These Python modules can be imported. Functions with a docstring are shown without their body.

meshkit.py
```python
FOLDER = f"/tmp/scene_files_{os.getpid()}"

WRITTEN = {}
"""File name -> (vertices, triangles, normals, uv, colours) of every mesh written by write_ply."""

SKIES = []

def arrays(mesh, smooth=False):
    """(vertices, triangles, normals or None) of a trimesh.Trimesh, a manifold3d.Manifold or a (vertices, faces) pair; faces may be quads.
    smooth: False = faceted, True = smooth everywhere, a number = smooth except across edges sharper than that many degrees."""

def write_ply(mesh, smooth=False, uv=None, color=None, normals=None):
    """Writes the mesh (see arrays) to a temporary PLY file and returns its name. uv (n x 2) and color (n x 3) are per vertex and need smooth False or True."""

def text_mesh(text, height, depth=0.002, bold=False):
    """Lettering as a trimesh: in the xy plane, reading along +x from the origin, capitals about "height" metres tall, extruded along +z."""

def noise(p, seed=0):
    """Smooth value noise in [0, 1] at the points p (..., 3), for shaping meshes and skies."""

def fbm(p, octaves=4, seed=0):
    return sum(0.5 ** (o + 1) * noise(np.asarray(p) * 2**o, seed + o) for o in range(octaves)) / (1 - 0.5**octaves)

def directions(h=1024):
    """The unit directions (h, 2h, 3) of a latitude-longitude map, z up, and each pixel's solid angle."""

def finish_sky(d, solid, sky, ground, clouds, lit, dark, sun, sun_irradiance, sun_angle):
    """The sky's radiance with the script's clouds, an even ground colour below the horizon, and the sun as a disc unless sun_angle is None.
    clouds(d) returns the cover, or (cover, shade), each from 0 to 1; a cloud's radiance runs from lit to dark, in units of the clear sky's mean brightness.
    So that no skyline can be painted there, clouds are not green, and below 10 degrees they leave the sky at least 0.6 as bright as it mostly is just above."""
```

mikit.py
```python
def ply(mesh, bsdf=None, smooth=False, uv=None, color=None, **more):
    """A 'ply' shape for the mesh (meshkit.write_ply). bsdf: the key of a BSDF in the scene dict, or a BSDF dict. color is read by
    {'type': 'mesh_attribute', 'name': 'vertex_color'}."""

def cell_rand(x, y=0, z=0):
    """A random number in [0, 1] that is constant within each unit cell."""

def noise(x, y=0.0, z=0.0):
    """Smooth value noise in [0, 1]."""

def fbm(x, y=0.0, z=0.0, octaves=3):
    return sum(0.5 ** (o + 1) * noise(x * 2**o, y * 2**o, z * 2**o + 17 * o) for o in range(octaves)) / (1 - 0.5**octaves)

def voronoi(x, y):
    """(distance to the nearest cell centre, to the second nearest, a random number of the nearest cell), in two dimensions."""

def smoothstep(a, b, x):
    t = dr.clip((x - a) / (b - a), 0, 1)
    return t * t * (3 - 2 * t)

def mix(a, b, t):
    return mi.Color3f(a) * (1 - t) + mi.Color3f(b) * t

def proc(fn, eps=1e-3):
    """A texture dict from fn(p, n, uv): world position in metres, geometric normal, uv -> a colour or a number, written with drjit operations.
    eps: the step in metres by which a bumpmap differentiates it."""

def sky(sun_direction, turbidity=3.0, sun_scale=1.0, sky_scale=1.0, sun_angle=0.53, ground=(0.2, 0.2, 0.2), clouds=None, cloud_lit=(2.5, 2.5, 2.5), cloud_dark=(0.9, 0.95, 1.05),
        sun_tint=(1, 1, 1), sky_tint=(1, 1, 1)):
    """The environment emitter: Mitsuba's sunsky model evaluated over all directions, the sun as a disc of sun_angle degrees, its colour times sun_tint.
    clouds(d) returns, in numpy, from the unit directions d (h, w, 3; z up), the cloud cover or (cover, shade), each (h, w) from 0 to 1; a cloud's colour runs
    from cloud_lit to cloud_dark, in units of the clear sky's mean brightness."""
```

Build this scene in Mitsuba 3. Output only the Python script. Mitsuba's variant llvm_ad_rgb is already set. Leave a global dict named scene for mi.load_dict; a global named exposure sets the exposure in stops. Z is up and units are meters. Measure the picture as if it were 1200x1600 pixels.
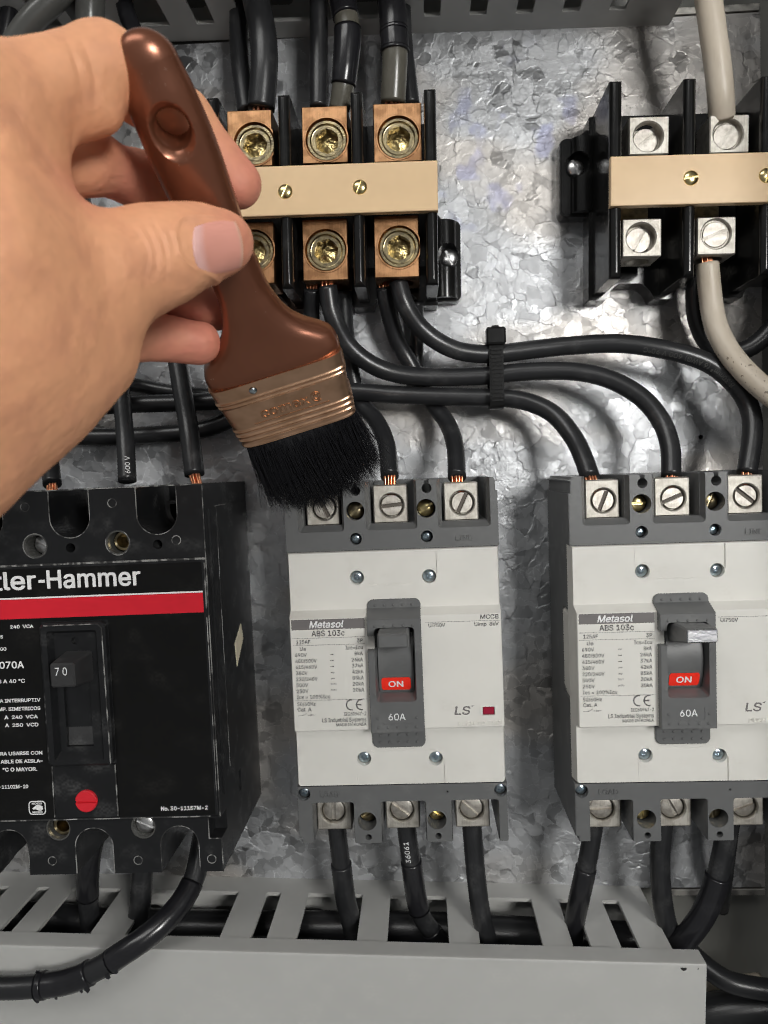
import math, random
import numpy as np
import trimesh
import manifold3d as m3
import drjit as dr
import mitsuba as mi
import mikit, meshkit
from mikit import proc, noise, fbm, cell_rand, smoothstep, mix
from shapely.geometry import Polygon, Point, LineString, box as sbox
from shapely import affinity

# All shapes are built in millimetres: x to the right, y up the mounting plate, d out of the plate
# towards the viewer; put() turns them into metres (world x, -d, y).
scene, labels = {'type': 'scene'}, {}
T = mi.ScalarTransform4f

# ------------------------------------------------------------------ camera, light, exposure
exposure = 0.42
CAM = ([0.0, -0.39, 0.0], [-0.04613, 0.60761, -0.0514], [0.02797, 0.05272, 0.99822], 52.007)
scene['camera'] = {'type': 'thinlens', 'fov': CAM[3], 'fov_axis': 'x', 'near_clip': 0.01, 'far_clip': 20.0,
    'aperture_radius': 0.0011, 'focus_distance': 0.325,
    'to_world': T().look_at(origin=CAM[0], target=CAM[1], up=CAM[2])}

def lamp(key, pos, target, w, h, rgb):
    scene[key] = {'type': 'rectangle', 'to_world': T().look_at(origin=pos, target=target, up=[0, 0, 1]) @ T().scale([w / 2, h / 2, 1]),
        'bsdf': {'type': 'diffuse', 'reflectance': {'type': 'rgb', 'value': 0.5}},
        'emitter': {'type': 'area', 'radiance': {'type': 'rgb', 'value': rgb}}}
lamp('work_lamp', [0.47, -1.12, 0.20], [0.02, 0, -0.02], 0.27, 0.27, [30.5, 30.2, 29.2])
labels['work_lamp'] = {'label': 'square work lamp lighting the panel from the right', 'category': 'lamp'}
lamp('ceiling_lamp', [-0.55, -1.3, 1.15], [0, 0, 0], 1.2, 0.5, [3.8, 3.78, 3.68])
labels['ceiling_lamp'] = {'label': 'long ceiling lamp high above the open cabinet', 'category': 'lamp'}
scene['room_light'] = {'type': 'constant', 'radiance': {'type': 'rgb', 'value': [0.125, 0.127, 0.127]}}

# ------------------------------------------------------------------ helpers
def arr(mesh):
    v, f, _ = meshkit.arrays(mesh, False)
    return np.asarray(v, float), np.asarray(f, int)

def cat(*ms):
    return trimesh.util.concatenate([trimesh.Trimesh(*arr(m), process=False) for m in ms])

def uniq(key):
    if key not in scene and not any(k.startswith(key + '__') for k in scene):
        return key
    i = 1
    while f'{key}_{i:03d}' in scene or any(k.startswith(f'{key}_{i:03d}__') for k in scene):
        i += 1
    return f'{key}_{i:03d}'

def put(key, mesh, bsdf, smooth=28, M=None, label=None, cat_=None, group=None, kind=None, color=None):
    key = uniq(key)
    v, f = arr(mesh)
    if M is not None:
        v = v @ M[:3, :3].T + M[:3, 3]
    w = np.stack([v[:, 0], -v[:, 2], v[:, 1]], 1) * 0.001
    scene[key] = mikit.ply((w, f), bsdf, smooth, color=color)
    note(key, label, cat_, group, kind)
    return key

def note(key, label=None, cat_=None, group=None, kind=None):
    d = {k: v for k, v in (('label', label), ('category', cat_), ('group', group), ('kind', kind)) if v}
    if d:
        labels[key] = d

def place(x, y, deg=0.0, d=0.0):
    a = math.radians(deg)
    M = np.eye(4)
    M[:2, :2] = [[math.cos(a), -math.sin(a)], [math.sin(a), math.cos(a)]]
    M[:3, 3] = [x, y, d]
    return M

def rrect(x0, y0, x1, y1, r=0.0, n=5):
    p = sbox(x0 + r, y0 + r, x1 - r, y1 - r)
    return p.buffer(r, quad_segs=n) if r > 0 else sbox(x0, y0, x1, y1)

def ext(poly, d0, d1):
    polys = [poly] if poly.geom_type == 'Polygon' else list(poly.geoms)
    rings = []
    for p in polys:
        rings.append(np.array(p.exterior.coords)[:-1])
        rings += [np.array(i.coords)[:-1] for i in p.interiors]
    return m3.CrossSection(rings, m3.FillRule.EvenOdd).extrude(d1 - d0).translate((0, 0, d0))

def slab(poly, d0, d1, ch=0.4):
    """Convex outline extruded, its front edge chamfered."""
    return m3.Manifold.batch_hull([ext(poly, d0, d1 - ch), ext(poly.buffer(-ch, join_style=2) if ch else poly, d0, d1)])

def soft(poly, d0, d1, ch=0.4):
    """Any outline extruded with a stepped, rounded front edge."""
    out = ext(poly, d0, d1 - ch)
    for k, (a, b) in enumerate(((0.134, 0.5), (0.5, 0.866), (1.0, 1.0))):
        q = poly.buffer(-ch * a)
        out += ext(q, d0, d1 - ch + ch * b)
    return out

def bx(x0, y0, d0, x1, y1, d1, ch=0.0):
    if ch <= 0:
        return m3.Manifold.cube((x1 - x0, y1 - y0, d1 - d0)).translate((x0, y0, d0))
    pts = []
    for sx in (0, 1):
        for sy in (0, 1):
            for sd in (0, 1):
                for ax in range(3):
                    p = [x1 if sx else x0, y1 if sy else y0, d1 if sd else d0]
                    for k, s in enumerate((sx, sy, sd)):
                        if k != ax:
                            p[k] += -ch if s else ch
                    pts.append(p)
    return m3.Manifold.hull_points(np.array(pts))

def cyl(x, y, d0, d1, r, r1=None, n=40):
    return m3.Manifold.cylinder(d1 - d0, r, r if r1 is None else r1, n).translate((x, y, d0))

def lathe(prof, n=40):
    """Profile (r, d) revolved about the d axis."""
    return m3.CrossSection([np.array(prof, float)], m3.FillRule.EvenOdd).revolve(n)

def at(man, x, y, d=0, rot=0):
    return man.rotate((0, 0, rot)).translate((x, y, d))

def catmull(P, step=2.0):
    P = np.asarray(P, float)
    Q = np.vstack([2 * P[0] - P[1], P, 2 * P[-1] - P[-2]])
    out = []
    for i in range(1, len(Q) - 2):
        p0, p1, p2, p3 = Q[i - 1:i + 3]
        n = max(2, int(np.linalg.norm(p2[:3] - p1[:3]) / step))
        t = (np.arange(n) / n)[:, None]
        out.append(0.5 * (2 * p1 + (p2 - p0) * t + (2 * p0 - 5 * p1 + 4 * p2 - p3) * t ** 2 + (3 * p1 - p0 - 3 * p2 + p3) * t ** 3))
    return np.vstack(out + [P[-1:]])

def frames(C):
    t = np.gradient(C, axis=0)
    t /= np.linalg.norm(t, axis=1, keepdims=True)
    a = np.array([0, 0, 1.0]) - t[0] * t[0][2]
    if np.linalg.norm(a) < 1e-3:
        a = np.array([1.0, 0, 0]) - t[0] * t[0][0]
    A = [a / np.linalg.norm(a)]
    for k in range(1, len(C)):
        a = A[-1] - t[k] * (A[-1] @ t[k])
        A.append(a / np.linalg.norm(a))
    A = np.array(A)
    return t, A, np.cross(t, A)

def tube(C, r, n=22, wob=0.0, seed=0, cap=True):
    """A round tube along the points C; r may be one radius per point; wob roughens it."""
    C = np.asarray(C, float)
    t, A, B = frames(C)
    ang = np.arange(n) * 2 * np.pi / n
    rr = np.broadcast_to(np.asarray(r, float), (len(C),))[:, None] * np.ones(n)
    if wob:
        s = np.r_[0, np.cumsum(np.linalg.norm(np.diff(C, axis=0), axis=1))]
        q = np.stack([np.cos(ang)[None] * 1.3 + 0 * s[:, None], np.sin(ang)[None] * 1.3 + 0 * s[:, None], s[:, None] / 6 + 0 * ang[None]], -1)
        rr = rr + wob * (meshkit.fbm(q + 31.7 * seed, 3, seed) - 0.5) * 2
    v = C[:, None] + rr[..., None] * (np.cos(ang)[None, :, None] * A[:, None] + np.sin(ang)[None, :, None] * B[:, None])
    i, j = np.meshgrid(np.arange(len(C) - 1), np.arange(n), indexing='ij')
    q = np.stack([i * n + j, i * n + (j + 1) % n, (i + 1) * n + (j + 1) % n, (i + 1) * n + j], -1).reshape(-1, 4)
    f = np.vstack([q[:, [0, 1, 2]], q[:, [0, 2, 3]]])
    v = v.reshape(-1, 3)
    if cap:
        k = len(v)
        v = np.vstack([v, C[0], C[-1]])
        e = (len(C) - 1) * n
        jj = np.arange(n)
        f = np.vstack([f, np.stack([0 * jj + k, (jj + 1) % n, jj], 1), np.stack([0 * jj + k + 1, e + jj, e + (jj + 1) % n], 1)])
    return trimesh.Trimesh(v, f, process=False)

def txt(s, h, x, y, d, align='l', w=None, bold=False, slant=0.0, depth=0.22, rot=0.0):
    """Lettering lying on the surface at depth d; w fits it to a width."""
    m = meshkit.text_mesh(s, h, depth, bold)
    v = np.array(m.vertices)
    x0, x1 = v[:, 0].min(), v[:, 0].max()
    v[:, 0] -= x0
    if w:
        v[:, 0] *= w / (x1 - x0)
    ww = w or (x1 - x0)
    v[:, 0] += slant * v[:, 1]
    v[:, 0] -= {'l': 0, 'c': ww / 2, 'r': ww}[align]
    c, sn = math.cos(math.radians(rot)), math.sin(math.radians(rot))
    v[:, :2] = v[:, :2] @ np.array([[c, sn], [-sn, c]])
    v += [x, y, d - 0.1]
    return trimesh.Trimesh(v, m.faces, process=False)

# ------------------------------------------------------------------ materials
def bsdf(key, d, bump=None, scale=1.0):
    if bump is not None:
        d = {'type': 'bumpmap', 'arbitrary': bump, 'scale': scale, 'bsdf': d}
    scene[key] = {'type': 'twosided', 'bsdf': d}

def rgb(*c):
    return {'type': 'rgb', 'value': list(c)}

def pr(color, rough=0.5, metal=0.0, spec=0.5, **k):
    return {'type': 'principled', 'base_color': color, 'roughness': rough, 'metallic': metal, **({} if metal else {'specular': spec}), **k}

def vor(x, y, shard=False):
    """Nearest cell: distance, second distance, random number, offset from its centre."""
    first, second, wh, ox, oy = mi.Float(9), mi.Float(9), mi.Float(0), mi.Float(0), mi.Float(0)
    for a in (-1, 0, 1):
        for b in (-1, 0, 1):
            cx, cy = dr.floor(x) + a, dr.floor(y) + b
            dx, dy = cx + cell_rand(cx, cy, 1) - x, cy + cell_rand(cx, cy, 2) - y
            if shard:
                th = cell_rand(cx, cy, 5) * 3.1416
                u, v = dx * dr.cos(th) + dy * dr.sin(th), dy * dr.cos(th) - dx * dr.sin(th)
                q = 0.55 * dr.abs(u) + 1.25 * dr.abs(v)
            else:
                q = dr.sqrt(dx * dx + dy * dy)
            second = dr.select(q < first, first, dr.minimum(second, q))
            near = q < first
            wh = dr.select(near, cell_rand(cx, cy, 3), wh)
            ox, oy = dr.select(near, dx, ox), dr.select(near, dy, oy)
            first = dr.minimum(first, q)
    return first, second, wh, ox, oy

def spangle(p):
    x, y = p.x * 1000, p.z * 1000
    wx, wy = x + 3.5 * (fbm(x / 5, y / 5, 0.5) - 0.5), y + 3.5 * (fbm(x / 5, y / 5, 9.5) - 0.5)
    return vor(wx / 10.0, wy / 10.0, True), vor(wx / 5.0 + 7, wy / 5.0, True), x, y

def galv_color(p, n, uv):
    (a, b, w, ox, oy), (a2, b2, w2, _, _), x, y = spangle(p)
    k = 0.47 + 0.20 * (w - 0.5) + 0.17 * (w2 - 0.5)
    edge = 1 - smoothstep(0.0, 0.05, b - a)
    k = k + 0.25 * edge * smoothstep(0.3, 0.7, noise(x / 3, y / 3, 3)) + 0.20 * (1 - smoothstep(0.0, 0.06, b2 - a2)) * smoothstep(0.35, 0.75, noise(x / 5, y / 5, 6))
    stain = smoothstep(0.55, 0.8, fbm(x / 40, y / 40, 5.0))
    warm = smoothstep(0.45, 0.75, fbm(x / 55, y / 30, 11.0))
    k = k * (1 - 0.22 * stain)
    c = mix(mi.Color3f(0.97, 0.99, 1.02) * k, mi.Color3f(1.03, 0.98, 0.93) * k, warm)
    blue = smoothstep(0.62, 0.78, fbm(x / 13, y / 13, 21.0)) * smoothstep(60.0, 30.0, dr.sqrt(dr.square(x - 55) + dr.square(y - 150)))
    return mix(c, c * mi.Color3f(0.72, 0.74, 1.0), 0.8 * blue)

def galv_rough(p, n, uv):
    (a, b, w, ox, oy), (a2, b2, w2, _, _), x, y = spangle(p)
    return 0.38 + 0.26 * w + 0.20 * (w2 - 0.5)

def galv_bump(p, n, uv):
    (a, b, w, ox, oy), (a2, b2, w2, ox2, oy2), x, y = spangle(p)
    ang, ang2 = w * 6.283 * 7, w2 * 6.283 * 5
    e1, e2 = smoothstep(-0.02, 0.05, b - a), smoothstep(-0.02, 0.06, b2 - a2)
    h = 8.5 * (ox * dr.cos(ang) + oy * dr.sin(ang)) * 0.024 * e1 + 3.6 * (ox2 * dr.cos(ang2) + oy2 * dr.sin(ang2)) * 0.028 * e2
    h = h + 0.012 * e1 + 0.05 * fbm(x / 3.6, y / 3.6, 1.0) + 0.075 * (1 - dr.abs(2 * noise(x / 3.0, y / 3.0, 4.0) - 1)) * noise(x / 9, y / 9, 2.0) + 0.04 * (1 - dr.abs(2 * noise(x / 1.5, y / 1.5, 14.0) - 1))
    return h * 0.001

bsdf('mat_galvanised', pr(proc(galv_color), proc(galv_rough), 0.93), proc(galv_bump, 1.2e-4), 1.0)

def plastic_noise(base, amp=0.12, s=14.0, dust=0.0, dustc=(0.3, 0.3, 0.29)):
    base = list(base)
    def fn(p, n, uv):
        x, y, z = p.x * 1000, p.y * 1000, p.z * 1000
        k = 1 + amp * 2 * (fbm(x / s, y / s, z / s) - 0.5)
        c = mi.Color3f(*base) * k
        if dust:
            g = smoothstep(0.5, 0.85, fbm(x / 9, y / 9, z / 9 + 40)) * noise(x / 0.8, y / 0.8, z / 0.8)
            c = mix(c, mi.Color3f(*dustc), dust * g)
        return c
    return proc(fn)

def grain_bump(s=0.6):
    def fn(p, n, uv):
        return noise(p.x * 1000 / s, p.y * 1000 / s, p.z * 1000 / s) * 0.001
    return proc(fn, 1e-4)
GRAIN = grain_bump(0.55)

bsdf('mat_light_plastic', pr(plastic_noise((0.625, 0.615, 0.575), 0.06, 25, 0.16, (0.38, 0.34, 0.28)), 0.42, spec=0.4), GRAIN, 0.012)
bsdf('mat_grey_plastic', pr(plastic_noise((0.105, 0.107, 0.108), 0.08, 18, 0.3, (0.24, 0.24, 0.23)), 0.42, spec=0.45), GRAIN, 0.014)
bsdf('mat_duct', pr(plastic_noise((0.40, 0.40, 0.385), 0.06, 30, 0.28, (0.5, 0.49, 0.46)), 0.4, spec=0.4))
bsdf('mat_block_black', pr(plastic_noise((0.007, 0.007, 0.007), 0.1, 18, 0.06), 0.15, spec=0.5))
bsdf('mat_breaker_black', pr(plastic_noise((0.012, 0.0125, 0.0135), 0.2, 14, 0.42, (0.11, 0.11, 0.11)), 0.32, spec=0.28), GRAIN, 0.01)
bsdf('mat_label_black', pr(plastic_noise((0.006, 0.006, 0.006), 0.2, 20, 0.10, (0.10, 0.095, 0.085)), 0.22, spec=0.25))

def worn_edge(p, n, uv):
    x, z = p.x * 1000, p.z * 1000
    return mix(mi.Color3f(0.03, 0.03, 0.03), mi.Color3f(0.34, 0.34, 0.33), smoothstep(0.38, 0.62, fbm(x / 2.2, z / 4.5, 2.0)) * (0.45 + 0.55 * noise(x / 8, z / 8, 4)))
bsdf('mat_worn_edge', pr(proc(worn_edge), 0.6, spec=0.3))
bsdf('mat_rubber', pr(plastic_noise((0.017, 0.0175, 0.019), 0.2, 10, 0.4, (0.10, 0.10, 0.10)), 0.31, spec=0.5), GRAIN, 0.012)
bsdf('mat_tape', pr(plastic_noise((0.012, 0.012, 0.014), 0.15, 6, 0.15, (0.10, 0.10, 0.10)), 0.22, spec=0.5))
bsdf('mat_olive_sleeve', pr(plastic_noise((0.085, 0.08, 0.065), 0.12, 7, 0.2, (0.2, 0.19, 0.16)), 0.26, spec=0.5))
bsdf('mat_grey_sleeve', pr(plastic_noise((0.07, 0.07, 0.066), 0.12, 7, 0.2, (0.2, 0.19, 0.18)), 0.25, spec=0.5))
def white_cable(p, n, uv):
    x, y, z = p.x * 1000, p.y * 1000, p.z * 1000
    c = mix(mi.Color3f(0.56, 0.50, 0.42), mi.Color3f(0.46, 0.39, 0.30), fbm(x / 9, y / 9, z / 16))
    d = smoothstep(0.66, 0.72, fbm(x / 0.9, y / 0.9, z / 2.0 + 9)) * smoothstep(0.07, 0.075, mi.Float(0.12) - 0.001 * z)
    return mix(c, mi.Color3f(0.12, 0.09, 0.065), 0.7 * d)
bsdf('mat_white_cable', pr(proc(white_cable), 0.38, spec=0.4))
bsdf('mat_tan', pr(plastic_noise((0.66, 0.475, 0.28), 0.06, 16, 0.08, (0.4, 0.25, 0.12)), 0.3, spec=0.4), GRAIN, 0.01)

def metal_noise(c0, c1, s=5.0, streak=0.0):
    def fn(p, n, uv):
        x, y, z = p.x * 1000, p.y * 1000, p.z * 1000
        k = smoothstep(0.3, 0.75, fbm(x / s, y / s, z / s, 4))
        if streak:
            k = dr.clip(k + streak * (noise(x / 0.35, y / 3, z / 6) - 0.5), 0, 1)
        return mix(mi.Color3f(*c0), mi.Color3f(*c1), k)
    return proc(fn)
bsdf('mat_copper', pr(metal_noise((0.54, 0.295, 0.15), (0.32, 0.165, 0.08), 4, 0.7), 0.36, 1.0), GRAIN, 0.012)
bsdf('mat_strand', pr(rgb(0.86, 0.40, 0.22), 0.22, 1.0))
bsdf('mat_tin', pr(metal_noise((0.62, 0.59, 0.53), (0.44, 0.41, 0.36), 3, 0.8), 0.58, 1.0), GRAIN, 0.02)
bsdf('mat_tin_screw', pr(metal_noise((0.56, 0.53, 0.48), (0.38, 0.35, 0.31), 2, 0.5), 0.5, 1.0), GRAIN, 0.02)
bsdf('mat_brass', pr(metal_noise((0.80, 0.66, 0.32), (0.42, 0.33, 0.17), 2.2), 0.22, 1.0), GRAIN, 0.01)
bsdf('mat_old_brass', pr(metal_noise((0.46, 0.38, 0.22), (0.20, 0.17, 0.115), 2.6), 0.28, 1.0), GRAIN, 0.03)
bsdf('mat_zinc', pr(metal_noise((0.62, 0.72, 0.78), (0.42, 0.48, 0.52), 1.5), 0.2, 1.0), GRAIN, 0.03)
bsdf('mat_steel', pr(metal_noise((0.78, 0.78, 0.78), (0.5, 0.5, 0.5), 2), 0.34, 1.0))
bsdf('mat_glint', pr(metal_noise((0.92, 0.92, 0.94), (0.72, 0.72, 0.76), 1.4), 0.3, 1.0), GRAIN, 0.05)  # bright metal standing in for a lamp reflection on the toggle
bsdf('mat_red', pr(rgb(0.86, 0.03, 0.014), 0.4, spec=0.4))
bsdf('mat_button_red', pr(rgb(0.62, 0.02, 0.032), 0.35, spec=0.4))
bsdf('mat_red_stripe', pr(plastic_noise((0.60, 0.016, 0.03), 0.08, 12), 0.32, spec=0.4))
bsdf('mat_socket_floor', pr(metal_noise((0.56, 0.44, 0.20), (0.26, 0.205, 0.10), 2.2), 0.3, 1.0), proc(lambda p, n, uv: fbm(p.x * 700, p.z * 700, 3.0) * 0.001, 1e-4), 0.5)
bsdf('mat_trip_red', pr(rgb(0.27, 0.006, 0.03), 0.3))
bsdf('mat_white_ink', pr(plastic_noise((0.74, 0.74, 0.74), 0.1, 2), 0.5, spec=0.3))
bsdf('mat_dark_ink', pr(rgb(0.055, 0.052, 0.052), 0.5, spec=0.3))
bsdf('mat_header_grey', pr(rgb(0.15, 0.14, 0.138), 0.5, spec=0.3))
bsdf('mat_enclosure', pr(plastic_noise((0.19, 0.19, 0.175), 0.1, 40), 0.45, spec=0.4))
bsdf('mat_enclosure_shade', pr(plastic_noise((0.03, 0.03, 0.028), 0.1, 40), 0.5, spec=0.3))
bsdf('mat_toggle', pr(plastic_noise((0.034, 0.034, 0.035), 0.25, 6, 0.5, (0.14, 0.14, 0.14)), 0.33, spec=0.45), GRAIN, 0.012)
bsdf('mat_bare_edge', pr(metal_noise((0.62, 0.60, 0.55), (0.22, 0.21, 0.2), 5), 0.45, 1.0))
bsdf('mat_dark', pr(rgb(0.01, 0.01, 0.01), 0.6))
bsdf('mat_old_label', pr(plastic_noise((0.62, 0.56, 0.42), 0.15, 3), 0.6))
bsdf('mat_slot_shade', pr(rgb(0.09, 0.075, 0.06), 0.6))  # dark tone painted as the shade inside screw slots
def skin_bump(p, n, uv):
    x, y, z = p.x * 1000, p.y * 1000, p.z * 1000
    a, b, w, _, _ = vor(x / 0.9 + y / 3, z / 0.7 + y / 3)
    return (0.6 * smoothstep(0.0, 0.35, b - a) + 0.9 * fbm(x / 1.6, y / 1.6, z / 1.6) + 1.3 * noise(x / 6 + y / 3, y / 1.5 - x / 5, z / 2.5)) * 0.001
bsdf('mat_skin', pr({'type': 'mesh_attribute', 'name': 'vertex_color'}, 0.48, spec=0.42, sheen=0.25), proc(skin_bump, 1.2e-4), 0.15)
bsdf('mat_nail', pr({'type': 'mesh_attribute', 'name': 'vertex_color'}, 0.3, spec=0.4, clearcoat=0.15, clearcoat_gloss=0.8))
def brush_paint(p, n, uv):
    x, y, z = p.x * 1000, p.y * 1000, p.z * 1000
    c = mix(mi.Color3f(0.255, 0.092, 0.047), mi.Color3f(0.19, 0.066, 0.034), fbm(x / 14, y / 14, z / 14))
    s = smoothstep(0.76, 0.8, fbm(x / 0.8, y / 0.8, z / 1.6)) * smoothstep(0.5, 0.7, noise(x / 12, y / 12, z / 12 + 3))
    return mix(c, mi.Color3f(0.5, 0.34, 0.25), 0.55 * s)
bsdf('mat_brush_handle', pr(proc(brush_paint), 0.27, 0.68, clearcoat=0.6, clearcoat_gloss=0.8))
def ferrule_bump(p, n, uv):
    return (noise(p.x * 1000 / 1.4, p.y * 1000 / 1.4, p.z * 1000 / 1.4) + 0.25 * noise(p.x * 4000, p.y * 4000, p.z * 4000)) * 0.001
bsdf('mat_ferrule', pr(metal_noise((0.82, 0.50, 0.32), (0.64, 0.375, 0.225), 7), 0.33, 1.0), proc(ferrule_bump, 1e-4), 0.035)
bsdf('mat_ferrule_shade', pr(metal_noise((0.62, 0.36, 0.22), (0.48, 0.27, 0.16), 3), 0.45, 1.0))  # darker copper carrying the shading of the raised letters
bsdf('mat_bristle', pr(rgb(0.008, 0.008, 0.010), 0.3, spec=0.5))
# ------------------------------------------------------------------ the setting: plate and enclosure
plate = ext(sbox(-420, -212.5, 166.3, 210.5), -2.2, 0.0)
for hx, hy, hr in ((-145.5, 124.0, 1.3), (40.0, 30.0, 1.1), (-40, -180, 1.2), (137, 12, 1.2)):
    plate -= cyl(hx, hy, -4, 2, hr, n=20)
put('back_panel', plate, 'mat_galvanised', False, kind='structure')
put('back_panel__edge_strip', bx(124, 211.0, -2, 166, 214.5, 0.6, 0.3), 'mat_bare_edge', 20)
put('back_panel__edge_strip', bx(112, -216.5, -2, 166.3, -213.2, 0.6, 0.3), 'mat_bare_edge', 20)
put('enclosure_wall', ext(sbox(-460, -420, 460, 420), -18, -14), 'mat_enclosure', kind='structure')

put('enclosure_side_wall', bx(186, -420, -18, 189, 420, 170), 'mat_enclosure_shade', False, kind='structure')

# ------------------------------------------------------------------ screws
def slotted(r, h, dome=0.0, slot=0.28, deep=0.9):
    prof = [(0, 0), (r, 0), (r, h - 0.25 * r * 0.3), (r * 0.94, h)]
    if dome:
        prof = [(0, 0), (r, 0), (r, h * 0.35)] + [(r * math.cos(a), h * 0.35 + dome * math.sin(a)) for a in np.linspace(0.15, math.pi / 2 - 0.05, 8)] + [(0, h * 0.35 + dome)]
    else:
        prof.append((0, h))
    top = h * 0.35 + dome if dome else h
    return lathe(prof, 36) - bx(-r * 1.2, -slot * r / 2, top - deep, r * 1.2, slot * r / 2, top + 1)

def phillips(r, h):
    m = lathe([(0, 0), (r, 0), (r, h * 0.4)] + [(r * math.cos(a), h * 0.4 + h * 0.6 * math.sin(a)) for a in np.linspace(0.15, 1.5, 7)] + [(0, h)], 32)
    w = r * 0.17
    for a in (0, 90):
        c = m3.Manifold.batch_hull([bx(-r * 0.62, -w, h + 0.2, r * 0.62, w, h + 0.3), bx(-r * 0.25, -w * 0.8, h - 0.9, r * 0.25, w * 0.8, h - 0.8)])
        m -= c.rotate((0, 0, a))
    return m

def hexprism(r, d0, d1):
    return m3.Manifold.cylinder(d1 - d0, r, r, 6).translate((0, 0, d0))

def lug(x0, y0, x1, y1, d0, d1, cx, cy, br, depth, hole_y, hole_r, ch=0.5):
    """A metal terminal block with a screw bore in front and a cable hole through its end."""
    m = bx(x0, y0, d0, x1, y1, d1, ch)
    m -= cyl(cx, cy, d1 - depth, d1 + 1, br)
    m -= m3.Manifold.batch_hull([cyl(cx, cy, d1 - 0.5, d1 - 0.49, br), cyl(cx, cy, d1 + 0.3, d1 + 0.31, br + 0.8)])
    hole = m3.Manifold.cylinder(9, hole_r, hole_r, 28).rotate((90, 0, 0)).translate(((x0 + x1) / 2, (y1 + 4.5) if hole_y > 0 else (y0 + 4.5), (d0 + d1) / 2 - 0.5))
    return m - hole

# ------------------------------------------------------------------ grey moulded breakers
def phil_at(parent, x, y, top, r, M, rot, mat='mat_zinc', name='screw'):
    put(f'{parent}__{name}', at(phillips(r, 1.7), x, y, top - 1.7, rot), mat, 30, M)

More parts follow.
